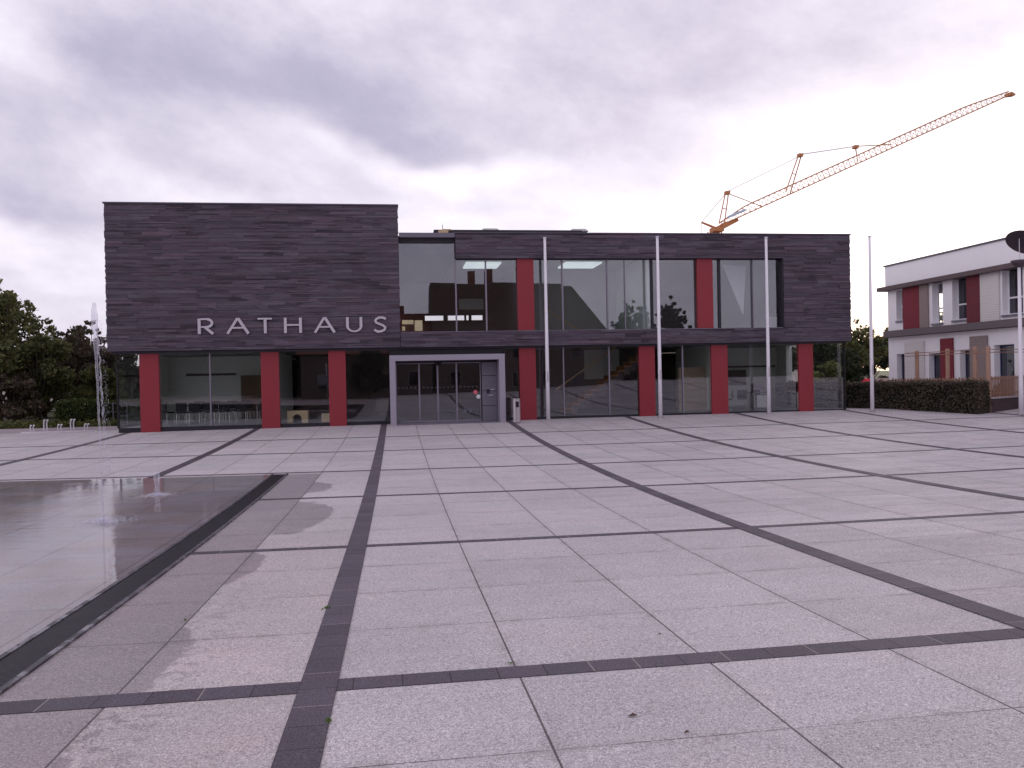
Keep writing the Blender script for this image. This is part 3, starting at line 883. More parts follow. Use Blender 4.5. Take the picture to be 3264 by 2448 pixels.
glow_mb.build('warm_glow_panel', M['warm_glow'], hall)  # added glowing panes stand in for warm evening light, no lit room behind
MB().box(3.1, 4.3, 40.0, 40.06, 5.0, 5.52).build('white_screen', M['white'], hall)
# folded white sail of cloth in the corner office
sl = MB()
sl.v = [(14.05, 34.0, 6.35), (15.25, 34.3, 6.30), (15.05, 34.2, 4.15), (14.05, 34.05, 6.35), (15.25, 34.35, 6.30), (15.05, 34.25, 4.15)]
sl.f = [(0, 2, 1), (3, 4, 5), (0, 1, 4, 3), (1, 2, 5, 4), (2, 0, 3, 5)]
fixn(sl.build('hanging_cloth', M['white'], hall))
# staircase inside
st = MB(); bd = MB()
for i in range(13):
    x0 = 7.35 + i * 0.30; z = 0.02 + (i + 1) * 0.205
    st.box(x0, x0 + 0.33, 35.6, 36.9, z - 0.045, z)
    st.box(x0 - 0.02, x0, 35.6, 36.9, z - 0.205, z - 0.047)
    bd.box(x0 + 0.02, x0 + 0.29, 35.75, 36.8, max(0.02, z - 0.42), z - 0.05)
stairs = bd.build('staircase', M['int_dark'], hall)
st.build('stair_treads', M['tread'], stairs)
rl = MB(); rl.tube([(6.95, 35.55, 1.10), (11.3, 35.55, 4.0)], 0.03, 6); rl.build('handrail', M['rail_wood'], stairs)
rl = MB(); rl.tube([(6.9, 36.8, 4.65), (8.3, 36.8, 3.75)], 0.03, 6); rl.build('handrail', M['rail_wood'], stairs)

# entrance portal
PY0, PY1 = 32.12, 33.0
zp = -0.30
pm = MB()
pm.box(-0.24, -0.01, PY0, PY1 - 0.02, zp, 2.38); pm.box(4.02, 4.25, PY0, PY1 - 0.02, zp, 2.38); pm.box(-0.24, 4.25, PY0, PY1 - 0.02, 2.38, 2.60)
portal = pm.build('entrance_portal', M['portal'], hall, bevel=0.006)
MB().box(-0.24, 4.25, 32.95, 33.0, 2.605, BOT - 0.095).build('overdoor_panel', M['dark_frame'], hall)
MB().box(0.0, 4.01, PY0 + 0.05, PY1 + 0.1, zp, -0.055).build('door_threshold', M['sill'], portal)
dz0, dz1 = -0.05, 2.30
for k, (a, b_) in enumerate(((0.0, 0.91), (0.91, 1.64), (1.64, 2.39), (2.39, 3.36))):
    o = MB().box(a + 0.03, b_ - 0.03, 32.895, 32.907, dz0 + 0.06, dz1 - 0.03).build('glass_door', M['glass'], portal)
    fm = MB()
    for xx in ((a, a + 0.032), (b_ - 0.032, b_)):
        fm.box(xx[0] + 0.001, xx[1] - 0.001, 32.87, 32.93, dz0, dz1)
    fm.box(a + 0.033, b_ - 0.033, 32.872, 32.928, dz0, dz0 + 0.062)
    fm.box(a + 0.033, b_ - 0.033, 32.872, 32.928, dz1 - 0.032, dz1)
    fm.build('door_frame', M['grey_frame'], o)
MB().box(0.0, 4.01, 32.86, 32.99, 2.302, 2.378).build('door_header', M['dark_frame'], portal)
MB().box(1.55, 1.78, 32.74, 32.855, 2.20, 2.30).build('door_sensor', M['black'], portal)
sp_ = MB()
for z0, z1 in ((-0.05, 0.55), (0.56, 1.15), (1.16, 1.75), (1.76, 2.30)):
    sp_.box(3.40, 4.005, 32.80, 32.96, z0, z1 - 0.008)
spo = sp_.build('side_panel', M['portal_panel'], portal)
MB().box(3.58, 3.70, 32.775, 32.798, 1.05, 1.20).build('intercom', M['dark_frame'], spo)
MB().box(3.74, 3.90, 32.78, 32.798, 1.17, 1.21).build('name_plate', M['letter'], spo)
MB().box(3.66, 3.84, 32.765, 32.798, 0.95, 0.98).build('letter_slot', M['letter'], spo)
M['sticker_red'] = plain('red sticker', (0.75, 0.16, 0.22), 0.4)
M['sticker_white'] = plain('white sticker', (0.75, 0.76, 0.80), 0.4)
M['sticker_faint'] = plain('frosted sticker', (0.13, 0.13, 0.16), 0.5)
def disc(x, z, r, name, mat, par, y=32.885):
    mb = MB()
    mb.prism([(x + r * math.cos(a * math.pi / 10), z + r * math.sin(a * math.pi / 10)) for a in range(20)], y, y + 0.006)
    return fixn(mb.build(name, mat, par))
s1_ = disc(3.14, 1.10, 0.085, 'sticker', M['sticker_red'], portal)
disc(3.25, 0.92, 0.085, 'sticker', M['sticker_white'], portal)
disc(2.70, 0.36, 0.085, 'sticker', M['sticker_faint'], portal); disc(2.93, 0.36, 0.085, 'sticker', M['sticker_faint'], portal)
for i in range(20):
    xx = 0.10 + i * 0.163
    MB().box(xx - 0.022, xx + 0.022, 32.887, 32.893, 1.30, 1.345).build('marker_dot', M['sticker_faint'], portal)

# letters on the slate
def stroke(mb, pts, wid, y0, y1):
    P = [Vector((p[0], p[1])) for p in pts]
    n = len(P)
    if not hasattr(wid, '__len__'): wid = [wid] * n
    L_, R2 = [], []
    for i in range(n):
        if i == 0: d = (P[1] - P[0]).normalized(); k = 1
        elif i == n - 1: d = (P[-1] - P[-2]).normalized(); k = 1
        else:
            d1 = (P[i] - P[i - 1]).normalized(); d2 = (P[i + 1] - P[i]).normalized()
            d = (d1 + d2).normalized(); k = 1 / max(0.5, d.dot(d1))
        nn = Vector((-d.y, d.x)) * wid[i] / 2 * k
        L_.append(P[i] + nn); R2.append(P[i] - nn)
    for i in range(n - 1):
        mb.prism([tuple(L_[i]), tuple(L_[i + 1]), tuple(R2[i + 1]), tuple(R2[i])], y0, y1)
LH, T_, t_ = 0.585, 0.105, 0.062
def letter(x0, wd, kind):
    z0 = 3.535
    mb = MB()
    ya, yb = S - 0.095, S - 0.045
    X = lambda f: x0 + f * wd
    Z = lambda f: z0 + f * LH
    if kind == 'R':
        stroke(mb, [(X(0.10), Z(0)), (X(0.10), Z(1))], T_, ya, yb)
        arc = [(X(0.17), Z(0.96)), (X(0.55), Z(0.96))] + [(X(0.55) + 0.33 * wd * math.sin(a), Z(0.71) + 0.25 * LH * math.cos(a)) for a in np.linspace(0.25, math.pi - 0.25, 9)] + [(X(0.55), Z(0.46)), (X(0.17), Z(0.46))]
        stroke(mb, arc, [t_, t_] + [t_ + 0.03] * 9 + [t_, t_], ya + 0.002, yb - 0.002)
        stroke(mb, [(X(0.42), Z(0.47)), (X(0.93), Z(0.0))], T_ * 0.95, ya + 0.004, yb - 0.004)
    elif kind == 'A':
        stroke(mb, [(X(0.06), Z(0)), (X(0.49), Z(1))], T_ * 0.85, ya, yb)
        stroke(mb, [(X(0.94), Z(0)), (X(0.51), Z(1))], T_, ya + 0.002, yb - 0.002)
        stroke(mb, [(X(0.24), Z(0.38)), (X(0.76), Z(0.38))], t_, ya + 0.004, yb - 0.004)
    elif kind == 'T':
        stroke(mb, [(X(0), Z(0.955)), (X(1), Z(0.955))], t_, ya, yb)
        stroke(mb, [(X(0.52), Z(0)), (X(0.52), Z(0.90))], T_, ya + 0.002, yb - 0.002)
    elif kind == 'H':
        stroke(mb, [(X(0.08), Z(0)), (X(0.08), Z(1))], T_, ya, yb)
        stroke(mb, [(X(0.92), Z(0)), (X(0.92), Z(1))], T_, ya, yb)
        stroke(mb, [(X(0.14), Z(0.53)), (X(0.86), Z(0.53))], t_, ya + 0.002, yb - 0.002)
    elif kind == 'U':
        cx, rr = X(0.5), 0.42 * wd
        arc = [(X(0.08), Z(1)), (X(0.08), Z(0.42))] + [(cx - rr * math.cos(a), Z(0.40) - 0.34 * LH * math.sin(a)) for a in np.linspace(0.12, math.pi - 0.12, 11)] + [(X(0.92), Z(0.42)), (X(0.92), Z(1))]
        stroke(mb, arc, [T_, T_] + [T_ - 0.045 * math.sin(a) for a in np.linspace(0.12, math.pi - 0.12, 11)] + [T_, T_], ya, yb)
    elif kind == 'S':
        pts = [(0.93, 0.86), (0.72, 0.95), (0.45, 0.955), (0.22, 0.87), (0.14, 0.74), (0.22, 0.62), (0.45, 0.53), (0.72, 0.43), (0.88, 0.30), (0.82, 0.15), (0.60, 0.05), (0.32, 0.018), (0.05, 0.15)]
        stroke(mb, [(X(p), Z(q)) for p, q in pts], [0.09] * 3 + [0.085] * 7 + [0.09] * 3, ya, yb)
    o = fixn(mb.build('sign_letter', M['letter'], hall))
    return o
for k_, a, b_ in (('R', 98, 265), ('A', 385, 628), ('T', 710, 858), ('H', 980, 1168), ('A', 1288, 1522), ('U', 1632, 1803), ('S', 1922, 2065)):
    letter(-7.39 + (a - 98) * 0.0036, (b_ - a) * 0.0036, k_)

# ------------------------------------------------------------------ furniture seen through the glass
def chair_proto(name, label, loc, arm=False, tall=False):
    c = thing(name, label, 'chair', loc)
    x, y, z = loc
    MB().box(x - .22, x + .22, y - .22, y + .22, z + .42, z + .48).build('seat', M['chair'], c, bevel=0.02)
    hb = 1.12 if tall else 0.86
    MB().box(x - .22, x + .22, y - .25, y - .20, z + .50, z + hb).build('backrest', M['chair'], c, bevel=0.02)
    if not tall:
        for sx in (-1, 1):
            for sy in (-1, 1):
                MB().tube([(x + sx * .20, y + sy * .20, z), (x + sx * .19, y + sy * .19, z + .42)], 0.014, 6).build('leg', M['chrome'], c)
    else:
        MB().tube([(x, y, z + .08), (x, y, z + .42)], 0.03, 6).build('gas_stem', M['chair'], c)
        fb = MB()
        for k in range(5):
            a = k * 2 * math.pi / 5
            fb.tube([(x, y, z + .08), (x + .28 * math.cos(a), y + .28 * math.sin(a), z + .04)], 0.022, 5)
        fb.build('star_base', M['chair'], c)
    return c
MLAB = 'dark upholstered chair drawn up to the meeting tables behind the glass'
proto = chair_proto('meeting_chair', MLAB, (-8.9, 36.2, 0.02))
proto['group'] = 'chairs in the meeting room'
for i, (x, y, r) in enumerate(((-8.35, 36.1, 0), (-7.75, 36.15, 0), (-7.15, 36.1, 0), (-6.5, 36.2, 0), (-6.0, 36.9, 1.4), (-8.6, 37.6, 3.1), (-7.9, 37.7, 3.2), (-7.2, 37.6, 3.1), (-6.6, 37.65, 3.1), (-9.55, 36.3, -0.6))):
    c = copy_tree(proto); c.location = (x, y, 0.02); c.rotation_euler = (0, 0, r)
tp = thing('meeting_table', 'dark meeting table among the chairs behind the left glass', 'table', (-8.2, 36.8, 0.02), 'tables in the meeting room')
MB().box(-8.95, -7.45, 36.45, 37.2, 0.72, 0.76).build('table_top', M['table'], tp)
for sx in (-8.9, -7.5):
    for sy in (36.5, 37.15):
        MB().tube([(sx, sy, 0.02), (sx, sy, 0.72)], 0.02, 6).build('leg', M['chrome'], tp)
c = copy_tree(tp); c.location = (-6.62, 36.8, 0.02)
# toy house with arch and a block
th = thing('toy_arch_house', 'pale wooden box with an arched opening on the floor behind the glass', 'play box', (-4.0, 34.0, 0.02))
x0, x1, za, zb = -4.32, -3.52, 0.02, 0.50
cx = (x0 + x1) / 2 - 0.02
arch = [(x0, za), (cx - .18, za), (cx - .18, za + .16)] + [(cx - .18 * math.cos(a), za + .16 + .18 * math.sin(a)) for a in np.linspace(0.2, math.pi - 0.2, 9)] + [(cx + .18, za + .16), (cx + .18, za), (x1, za), (x1, zb), (x0, zb)]
for yy in (33.75, 34.22):
    fixn(MB().prism(arch, yy, yy + 0.03).build('arched_panel', M['wood_pale'], th))
MB().box(x0, x1, 33.782, 34.218, zb - 0.03, zb - 0.001).build('lid', M['wood_pale'], th)
for xx in (x0 + 0.001, x1 - 0.031):
    MB().box(xx, xx + 0.03, 33.782, 34.218, za, zb - 0.032).build('side_panel', M['wood_pale'], th)
tb = MB(); tb.box(-2.98, -2.55, 33.7, 34.1, 0.02, 0.36); tb.box(-2.9, -2.63, 33.685, 33.699, 0.08, 0.30)
tag(tb.build('wooden_block', M['wood_pale'], None, bevel=0.01), 'pale wooden block half hidden behind the third red pillar', 'play box')
# office
def desk(name, label, x0, x1, y0, y1, z):
    d = thing(name, label, 'desk', ((x0 + x1) / 2, (y0 + y1) / 2, z))
    MB().box(x0, x1, y0, y1, z + .71, z + .74).build('desk_top', M['table'], d)
    for xa in (x0 + .04, x1 - .08):
        MB().box(xa, xa + .04, y0 + .04, y1 - .04, z, z + .71).build('leg', M['chrome'], d)
    MB().box(x0 + .2, x0 + .65, y0 + .08, y1 - .1, z + .05, z + .60).build('drawer_unit', M['white'], d)
    return d
desk('office_desk', 'long dark office desk with pale drawers behind the right ground floor glass', 16.0, 18.2, 35.4, 36.1, 0.02)
desk('office_desk', 'office desk with pale drawers in the upper corner window', 16.0, 17.4, 34.2, 34.9, 3.49)
oc = chair_proto('office_chair', 'dark high backed office chair behind the flagpole in the lower office', (16.75, 36.6, 0.02), tall=True); oc.rotation_euler = (0, 0, 3.14)
oc2 = copy_tree(oc); oc2.location = (18.0, 36.7, 0.02); oc2['label'] = 'dark office chair beside the last ground floor red pillar'
oc3 = copy_tree(oc); oc3.location = (17.2, 35.3, 3.49); oc3['label'] = 'dark office chair at the desk in the upper corner window'
vc = chair_proto('visitor_chair', 'dark visitor chair nearest the sixth red pillar in the lower office', (14.75, 35.4, 0.02)); vc.rotation_euler = (0, 0, 1.2)
vc2 = copy_tree(vc); vc2.location = (15.5, 35.5, 0.02); vc2['label'] = 'dark visitor chair facing the lower office desk'; vc2.rotation_euler = (0, 0, -0.4)
mn = thing('computer_monitor', 'computer monitor on the lower office desk', 'monitor', (16.35, 35.7, 0.76))
MB().box(16.12, 16.60, 35.68, 35.71, 0.86, 1.18).build('screen', M['portal'], mn); MB().box(16.30, 16.42, 35.66, 35.76, 0.76, 0.86).build('stand', M['dark_frame'], mn)

# ------------------------------------------------------------------ waste bin
bx, by = 4.62, 31.75
bz = zg(bx, by)
bn_ = thing('waste_bin', 'slim stainless steel waste bin with dark slot beside the entrance', 'waste bin', (bx, by, bz))
mb = MB(); pr = [(bx + 0.15 * math.cos(a) * (1 if abs(math.cos(a)) < .99 else 1), by + 0.13 * math.sin(a)) for a in np.linspace(0, 2 * math.pi, 24, endpoint=False)]
mb.prism(pr, bz + 0.02, bz + 0.93, 'z'); fixn(mb.build('bin_body', M['steel'], bn_, bevel=0.012))
mb = MB(); mb.prism([(bx + 0.158 * math.cos(a), by + 0.138 * math.sin(a)) for a in np.linspace(0, 2 * math.pi, 24, endpoint=False)], bz + 0.932, bz + 0.955, 'z')
fixn(mb.build('bin_lid', M['steel'], bn_))
MB().box(bx - 0.05, bx + 0.075, by - 0.142, by - 0.10, bz + 0.62, bz + 0.84).build('slot', M['black'], bn_)
MB().box(bx - 0.13, bx + 0.13, by - 0.11, by + 0.11, bz - 0.03, bz + 0.018).build('bin_base', M['dark_frame'], bn_)

# ------------------------------------------------------------------ flagpoles
def flagpole(x, y, label):
    z = zg(x, y)
    p = thing('flagpole', label, 'flagpole', (x, y, z), 'white flagpoles in front of the town hall')
    MB().tube([(x, y, z), (x, y, z + 1.7), (x, y, z + 7.25)], [0.078, 0.072, 0.052], 14).build('shaft', M['pole'], p, smooth=True)
    mb = MB(); mb.tube([(x, y, z - 0.02), (x, y, z + 0.10)], 0.105, 14); mb.build('base_collar', M['steel'], p)
    MB().tube([(x, y, z + 7.252), (x, y, z + 7.29)], 0.068, 12).build('cap', M['pole'], p)
    MB().box(x - 0.020, x + 0.020, y - 0.092, y - 0.074, z + 1.55, z + 1.95).build('halyard_door', M['steel'], p)
    return p
FL = [(5.98, 32.35, 'white flagpole right of the entrance, beside the fourth red pillar'), (10.50, 31.98, 'white flagpole beside the fifth red pillar'),
      (15.21, 32.2, 'white flagpole in front of the corner office windows'), (19.52, 31.75, 'white flagpole standing clear beyond the right end of the hall')]
for x, y, l in FL: flagpole(x, y, l)

# ------------------------------------------------------------------ foliage
def leaf_cloud(pts, size, seed, flat=0.35):
    g = np.random.default_rng(seed)
    n = len(pts)
    a = g.normal(size=(n, 3)); a /= np.linalg.norm(a, axis=1)[:, None]
    b = g.normal(size=(n, 3)); b -= a * (a * b).sum(1)[:, None]; b /= np.linalg.norm(b, axis=1)[:, None]
    s = size * g.uniform(0.6, 1.35, (n, 1))
    p = pts
    V = np.stack([p - a * s * 0.6, p + b * s * 0.38, p + a * s * 0.6, p - b * s * 0.38], 1).reshape(-1, 3)
    mb = MB(); mb.v = V.tolist(); mb.f = [(4 * i, 4 * i + 1, 4 * i + 2, 4 * i + 3) for i in range(n)]
    return mb
def tree(name, label, x, y, h, r, z0=None, trunk=1.2, n=9000, size=0.16, mat='leaf_green', seed=1, zb=None, squash=1.0, clumps=38, sprig=10, cat='tree', group=None, trunk_r=0.14):
    zb = zg(x, y) if zb is None else zb
    g = np.random.default_rng(seed)
    o = thing(name, label, cat, (x, y, zb), group)
    cz = zb + trunk + (h - trunk) * 0.5; rz = (h - trunk) * 0.5
    cl = []
    for _ in range(clumps):
        d = g.normal(size=3); d /= np.linalg.norm(d)
        f = g.uniform(0.35, 0.95)
        k = 1.0 - 0.25 * max(0, d[2])
        cl.append((np.array([x + d[0] * r * f * k, y + d[1] * r * f * squash * k, cz + d[2] * rz * f]), r * g.uniform(0.16, 0.34)))
    for _ in range(sprig):
        d = g.normal(size=3); d[2] = abs(d[2]) * 1.3 + 0.2; d /= np.linalg.norm(d)
        f = g.uniform(0.88, 1.10)
        cl.append((np.array([x + d[0] * r * f, y + d[1] * r * f * squash, cz + d[2] * rz * f]), r * g.uniform(0.06, 0.12)))
    wts = np.array([c_[1] ** 1.8 for c_ in cl]); wts /= wts.sum()
    pts = []
    for (c_, cr), wt_ in zip(cl, wts):
        m_ = max(12, int(n * wt_))
        q = g.normal(size=(m_, 3)); q /= np.linalg.norm(q, axis=1)[:, None]
        q *= (g.uniform(0.25, 1.0, (m_, 1)) ** 0.6) * cr
        q[:, 2] *= 0.8
        pts.append(c_ + q)
    leaf_cloud(np.concatenate(pts), size, seed).build('crown', M[mat], o)
    tr_ = MB()
    top = zb + trunk + (h - trunk) * 0.55
    tr_.tube([(x, y, zb - 0.2), (x + 0.05, y, zb + trunk * 0.6), (x - 0.04, y + 0.05, zb + trunk + 0.3), (x, y, top)], [trunk_r * 1.25, trunk_r, trunk_r * 0.8, trunk_r * 0.2], 8)
    for k in range(0, len(cl), 2):
        c_ = cl[k][0]
        zz = zb + trunk * 0.85 + (top - zb - trunk * 0.85) * g.uniform(0, 0.8)
        midp = (np.array([x, y, zz]) * 0.45 + c_ * 0.55) + np.array([0, 0, -0.12])
        tr_.tube([(x, y, zz), tuple(midp), tuple(c_)], [trunk_r * 0.38, trunk_r * 0.22, trunk_r * 0.07], 5, caps=False)
    tr_.build('trunk', M['bark'], o, smooth=True)
    return o
tree('broadleaf_tree', 'big leafy green tree at the left edge of the photo, behind the bicycle rack', -18.7, 42.0, 6.6, 2.9, trunk=1.0, n=15000, size=0.17, seed=21, clumps=52, sprig=16, trunk_r=0.2)
tree('broadleaf_tree', 'green tree with a rounded crown leaning in front of the big left tree', -16.6, 41.2, 4.9, 1.7, trunk=0.9, n=9000, size=0.15, seed=22, clumps=34, sprig=12)
tree('plum_tree', 'loose reddish tree with thin upright sprigs just left of the slate block', -15.9, 46.5, 5.3, 1.5, trunk=1.8, n=2600, size=0.17, mat='leaf_plum', seed=23, clumps=20, sprig=14)
tree('plum_tree', 'thin reddish tree half hidden by the left corner of the slate block', -14.4, 47.5, 4.9, 1.4, trunk=1.6, n=2600, size=0.17, mat='leaf_plum', seed=24, clumps=18, sprig=12)
tree('plum_tree', 'reddish tree filling the gap beside the tall fountain jet', -16.3, 45.0, 4.8, 1.3, trunk=1.2, n=3600, size=0.16, mat='leaf_plum', seed=34, clumps=24, sprig=14)
tree('shrub_tree', 'bushy yellow green shrub between the clipped hedge and the glass corner', -14.3, 43.0, 2.9, 1.5, trunk=0.3, n=6000, size=0.14, mat='leaf_yellow', seed=25, clumps=26, sprig=6, cat='shrub')
tree('shrub_tree', 'dark reddish shrub behind the bicycle rack, under the trees', -17.0, 39.8, 2.6, 1.5, trunk=0.25, n=6000, size=0.14, mat='leaf_plum', seed=26, clumps=26, sprig=6, cat='shrub')
tree('shrub_tree', 'dark low shrub at the far left edge, beside the paving', -19.4, 38.6, 1.6, 1.0, trunk=0.2, n=3500, size=0.12, mat='leaf_dark', seed=27, clumps=18, sprig=5, cat='shrub')
tree('broadleaf_tree', 'dark background tree filling the gap behind the reddish trees', -19.5, 55.0, 5.2, 2.8, trunk=0.5, n=8000, size=0.22, mat='leaf_dark', seed=28, clumps=34, sprig=8)
tree('shrub_tree', 'dark background bush low behind the clipped hedge', -15.8, 50.5, 3.3, 2.2, trunk=0.3, n=7000, size=0.2, mat='leaf_dark', seed=29, clumps=30, sprig=8, cat='shrub')
tree('shrub_tree', 'dark shrub low in the gap between the left trees', -18.6, 47.0, 2.4, 1.9, trunk=0.2, n=5000, size=0.16, mat='leaf_green', seed=33, clumps=26, sprig=6, cat='shrub')
# planting strip
m, t, out = new_mat('planting ground')
pos = t.n('ShaderNodeNewGeometry').outputs['Position']
c = t.ramp(t.noise(pos, 5.0, 5.0, 0.7), [(0.3, (0.025, 0.026, 0.014)), (0.55, (0.055, 0.058, 0.024)), (0.75, (0.11, 0.09, 0.06))])
b = pbsdf(t, out, c, 0.9, 0, 0.2); bump(t, b, t.noise(pos, 14.0, 4.0, 0.7), 0.8, 0.06)
M['planting'] = m
mb = MB(); mb.box(-50, -11.2, 35.5, 69, -0.5, 0.02); setting(mb.build('planting_bed', M['planting']))
mb = MB(); mb.box(-50, -11.2, 35.38, 35.495, -0.5, 0.0); setting(mb.build('kerb', M['cap_stone']))
g = np.random.default_rng(4)
gp = np.stack([g.uniform(-22, -11.3, 5000), 35.55 + np.abs(g.normal(0, 1.2, 5000)), 0.02 + np.abs(g.normal(0, 0.10, 5000))], 1)
o = leaf_cloud(gp, 0.10, 8).build('ground_cover', M['leaf_yellow']); setting(o, 'stuff')

def hedge(name, label, c, u, v, lu, lv, z0, z1, n, size, mat, seed, mat_top=None):
    g = np.random.default_rng(seed)
    ctr = (c[0] + u[0] * lu / 2 + v[0] * lv / 2, c[1] + u[1] * lu / 2 + v[1] * lv / 2, z0)
    o = thing(name, label, 'hedge', ctr)
    ins = 0.12
    cc = (c[0] + (u[0] + v[0]) * ins, c[1] + (u[1] + v[1]) * ins)
    MB().obox(cc, u, v, 0, lu - 2 * ins, lv - 2 * ins, z0 - 0.1, z1 - ins).build('branches', M['hedge_core'], o)
    def surf(n_, top):
        a, b_, zz = g.uniform(0, lu, n_), g.uniform(0, lv, n_), g.uniform(z0, z1, n_)
        face = np.full(n_, 4) if top else g.integers(0, 4, n_)
        wv = 0.06 * np.sin(a * 2.3 + seed) + 0.05 * np.sin(b_ * 3.1 + zz * 2)
        j = np.abs(g.normal(0, 0.07, n_)) - 0.03 + wv
        a = np.where(face == 0, -j + 0.04, np.where(face == 1, lu + j - 0.04, a)); b_ = np.where(face == 2, -j + 0.04, np.where(face == 3, lv + j - 0.04, b_))
        zz = np.where(face == 4, z1 + j - 0.06, zz)
        return np.stack([c[0] + u[0] * a + v[0] * b_, c[1] + u[1] * a + v[1] * b_, zz], 1)
    if mat_top:
        leaf_cloud(surf(n, False), size, seed).build('side_leaves', M[mat], o)
        leaf_cloud(surf(n // 2, True), size, seed + 1).build('top_leaves', M[mat_top], o)
    else:
        leaf_cloud(np.concatenate([surf(n, False), surf(n // 3, True)]), size, seed).build('leaves', M[mat], o)
    return o
hedge('clipped_hedge', 'clipped hedge with a bright green top left of the glass corner', (-14.15, 37.0), (1, 0), (0, 1), 3.6, 1.3, 0.0, 0.98, 11000, 0.07, 'leaf_hedge_top', 31, 'leaf_hedge_top')
# wire fence in front of that hedge
wf = thing('wire_fence', 'thin wire fence by the clipped hedge and the glass corner', 'fence', (-11.8, 36.4, 0.02))
for x in (-12.35, -11.75, -11.2):
    MB().tube([(x, 36.5, 0.0), (x, 36.5, 0.95)], 0.018, 6).build('post', M['sill'], wf)
mb = MB()
for z in (0.2, 0.55, 0.9): mb.tube([(-12.4, 36.5, z), (-11.15, 36.5, z)], 0.006, 4)
mb.build('wires', M['sill'], wf)

# ------------------------------------------------------------------ bicycle rack
rk = thing('bicycle_rack', 'low bicycle rack of bright bent steel hoops on the left', 'bicycle rack', (-13.4, 35.0, -0.12))
MB().box(-14.75, -11.9, 35.02, 35.10, zg(-13, 34) - 0.01, zg(-13, 34) + 0.045).build('base_rail', M['pan_white'], rk)
for i, (x, h) in enumerate(((-14.32, 0.27), (-13.82, 0.46), (-13.30, 0.27), (-12.82, 0.46), (-12.30, 0.27))):
    hp = None
    for d in (-0.055, 0.055):
        mb = MB(); zz = zg(-13, 34) + 0.04; xx = x + d
        mb.tube([(xx - 0.02, 35.06, zz), (xx - 0.03, 35.05, zz + h * 0.45), (xx - 0.01, 35.0, zz + h * 0.72), (xx + 0.04, 34.9, zz + h * 0.90), (xx + 0.10, 34.78, zz + h), (xx + 0.17, 34.66, zz + h * 1.0)], 0.026, 8)
        if hp is None:
            hp = mb.build('wheel_holder', M['pole'], rk, smooth=True)
        else:
            mb.build('hoop', M['pole'], hp, smooth=True)

# ------------------------------------------------------------------ white building on the right
XB = 27.0
wh = thing('white_building', 'white two storey building with red and cream shutter panels on the right', 'building', (XB + 4, 32, 0))
def wall_open(name, y0, y1, z0, z1, ops, mat):
    ysx = sorted({y0, y1, *[o[0] for o in ops], *[o[1] for o in ops]})
    mb = MB()
    for a, b_ in zip(ysx[:-1], ysx[1:]):
        cov = [o for o in ops if o[0] <= a + 1e-6 and o[1] >= b_ - 1e-6]
        if not cov: mb.box(XB, XB + 0.36, a, b_, z0, z1)
        else:
            o = cov[0]
            if o[2] > z0: mb.box(XB, XB + 0.36, a, b_, z0, o[2])
            if o[3] < z1: mb.box(XB, XB + 0.36, a, b_, o[3], z1)
    return mb.build(name, mat, wh)
up = [(40.55, 41.48, 4.30, 5.98), (37.63, 38.45, 3.95, 6.0), (35.7, 36.93, 4.0, 6.08), (32.35, 33.57, 4.0, 6.12), (29.6, 30.8, 4.0, 6.1), (26.5, 27.7, 4.0, 6.1)]
lo = [(40.65, 41.51, 0.15, 2.50), (37.75, 38.79, 0.15, 2.45), (35.60, 36.45, 0.15, 2.55), (32.9, 34.14, 0.15, 2.68), (29.5, 30.8, 0.15, 2.6)]
wall_open('upper_wall', 24.0, 42.25, 3.80, 6.0, up, M['render_white'])
wall_open('lower_wall', 24.0, 42.25, -0.4, 3.42, lo, M['render_white'])
MB().box(XB + 0.02, XB + 0.36, 24, 42.25, 3.421, 3.799).build('floor_edge', M['ledge'], wh)
mb = MB(); mb.box(XB - 0.28, XB + 0.019, 24, 42.3, 3.45, 3.78); mb.build('ledge', M['ledge'], wh)
MB().box(XB - 0.35, XB + 8, 24, 42.75, 6.001, 6.22).build('eaves_slab', M['slab_brown'], wh)
MB().box(XB - 0.08, XB + 0.36, 24, 42.35, 6.221, 7.34).build('parapet', M['render_white'], wh)
MB().box(XB - 0.14, XB + 0.42, 24, 42.42, 7.341, 7.42).build('parapet_coping', M['coping'], wh)
mb = MB(); MB().box(XB + 0.37, XB + 12, 24.0, 24.3, -0.4, 6.0).build('end_wall', M['render_white'], wh)
mb.box(XB + 0.37, 29.7, 41.9, 42.25, -0.4, 6.0); mb.box(31.1, XB + 12, 41.9, 42.25, -0.4, 6.0); mb.box(29.7, 31.1, 41.9, 42.25, -0.4, 3.85); mb.box(29.7, 31.1, 41.9, 42.25, 5.85, 6.0)
mb.box(XB + 0.37, XB + 12, 41.95, 42.3, 6.221, 7.34); mb.build('end_wall', M['render_white'], wh)
rb = MB()
for k in range(9): rb.box(29.74 + k * 0.165, 29.77 + k * 0.165, 41.98, 42.01, 3.86, 4.75)
rb.box(29.7, 31.1, 41.97, 42.02, 4.751, 4.80)
rb.build('window_railing', M['sill'], wh)
MB().box(XB + 0.42, XB + 12, 24, 41.9, 6.3, 6.6).build('flat_roof', M['core'], wh)
MB().box(XB + 0.4, XB + 12, 24, 41.88, 3.5, 3.7).build('inner_floor', M['int_ceil'], wh)
MB().box(XB + 5, XB + 5.2, 24, 36.5, -0.3, 6.2).build('inner_wall', M['int_dark'], wh)
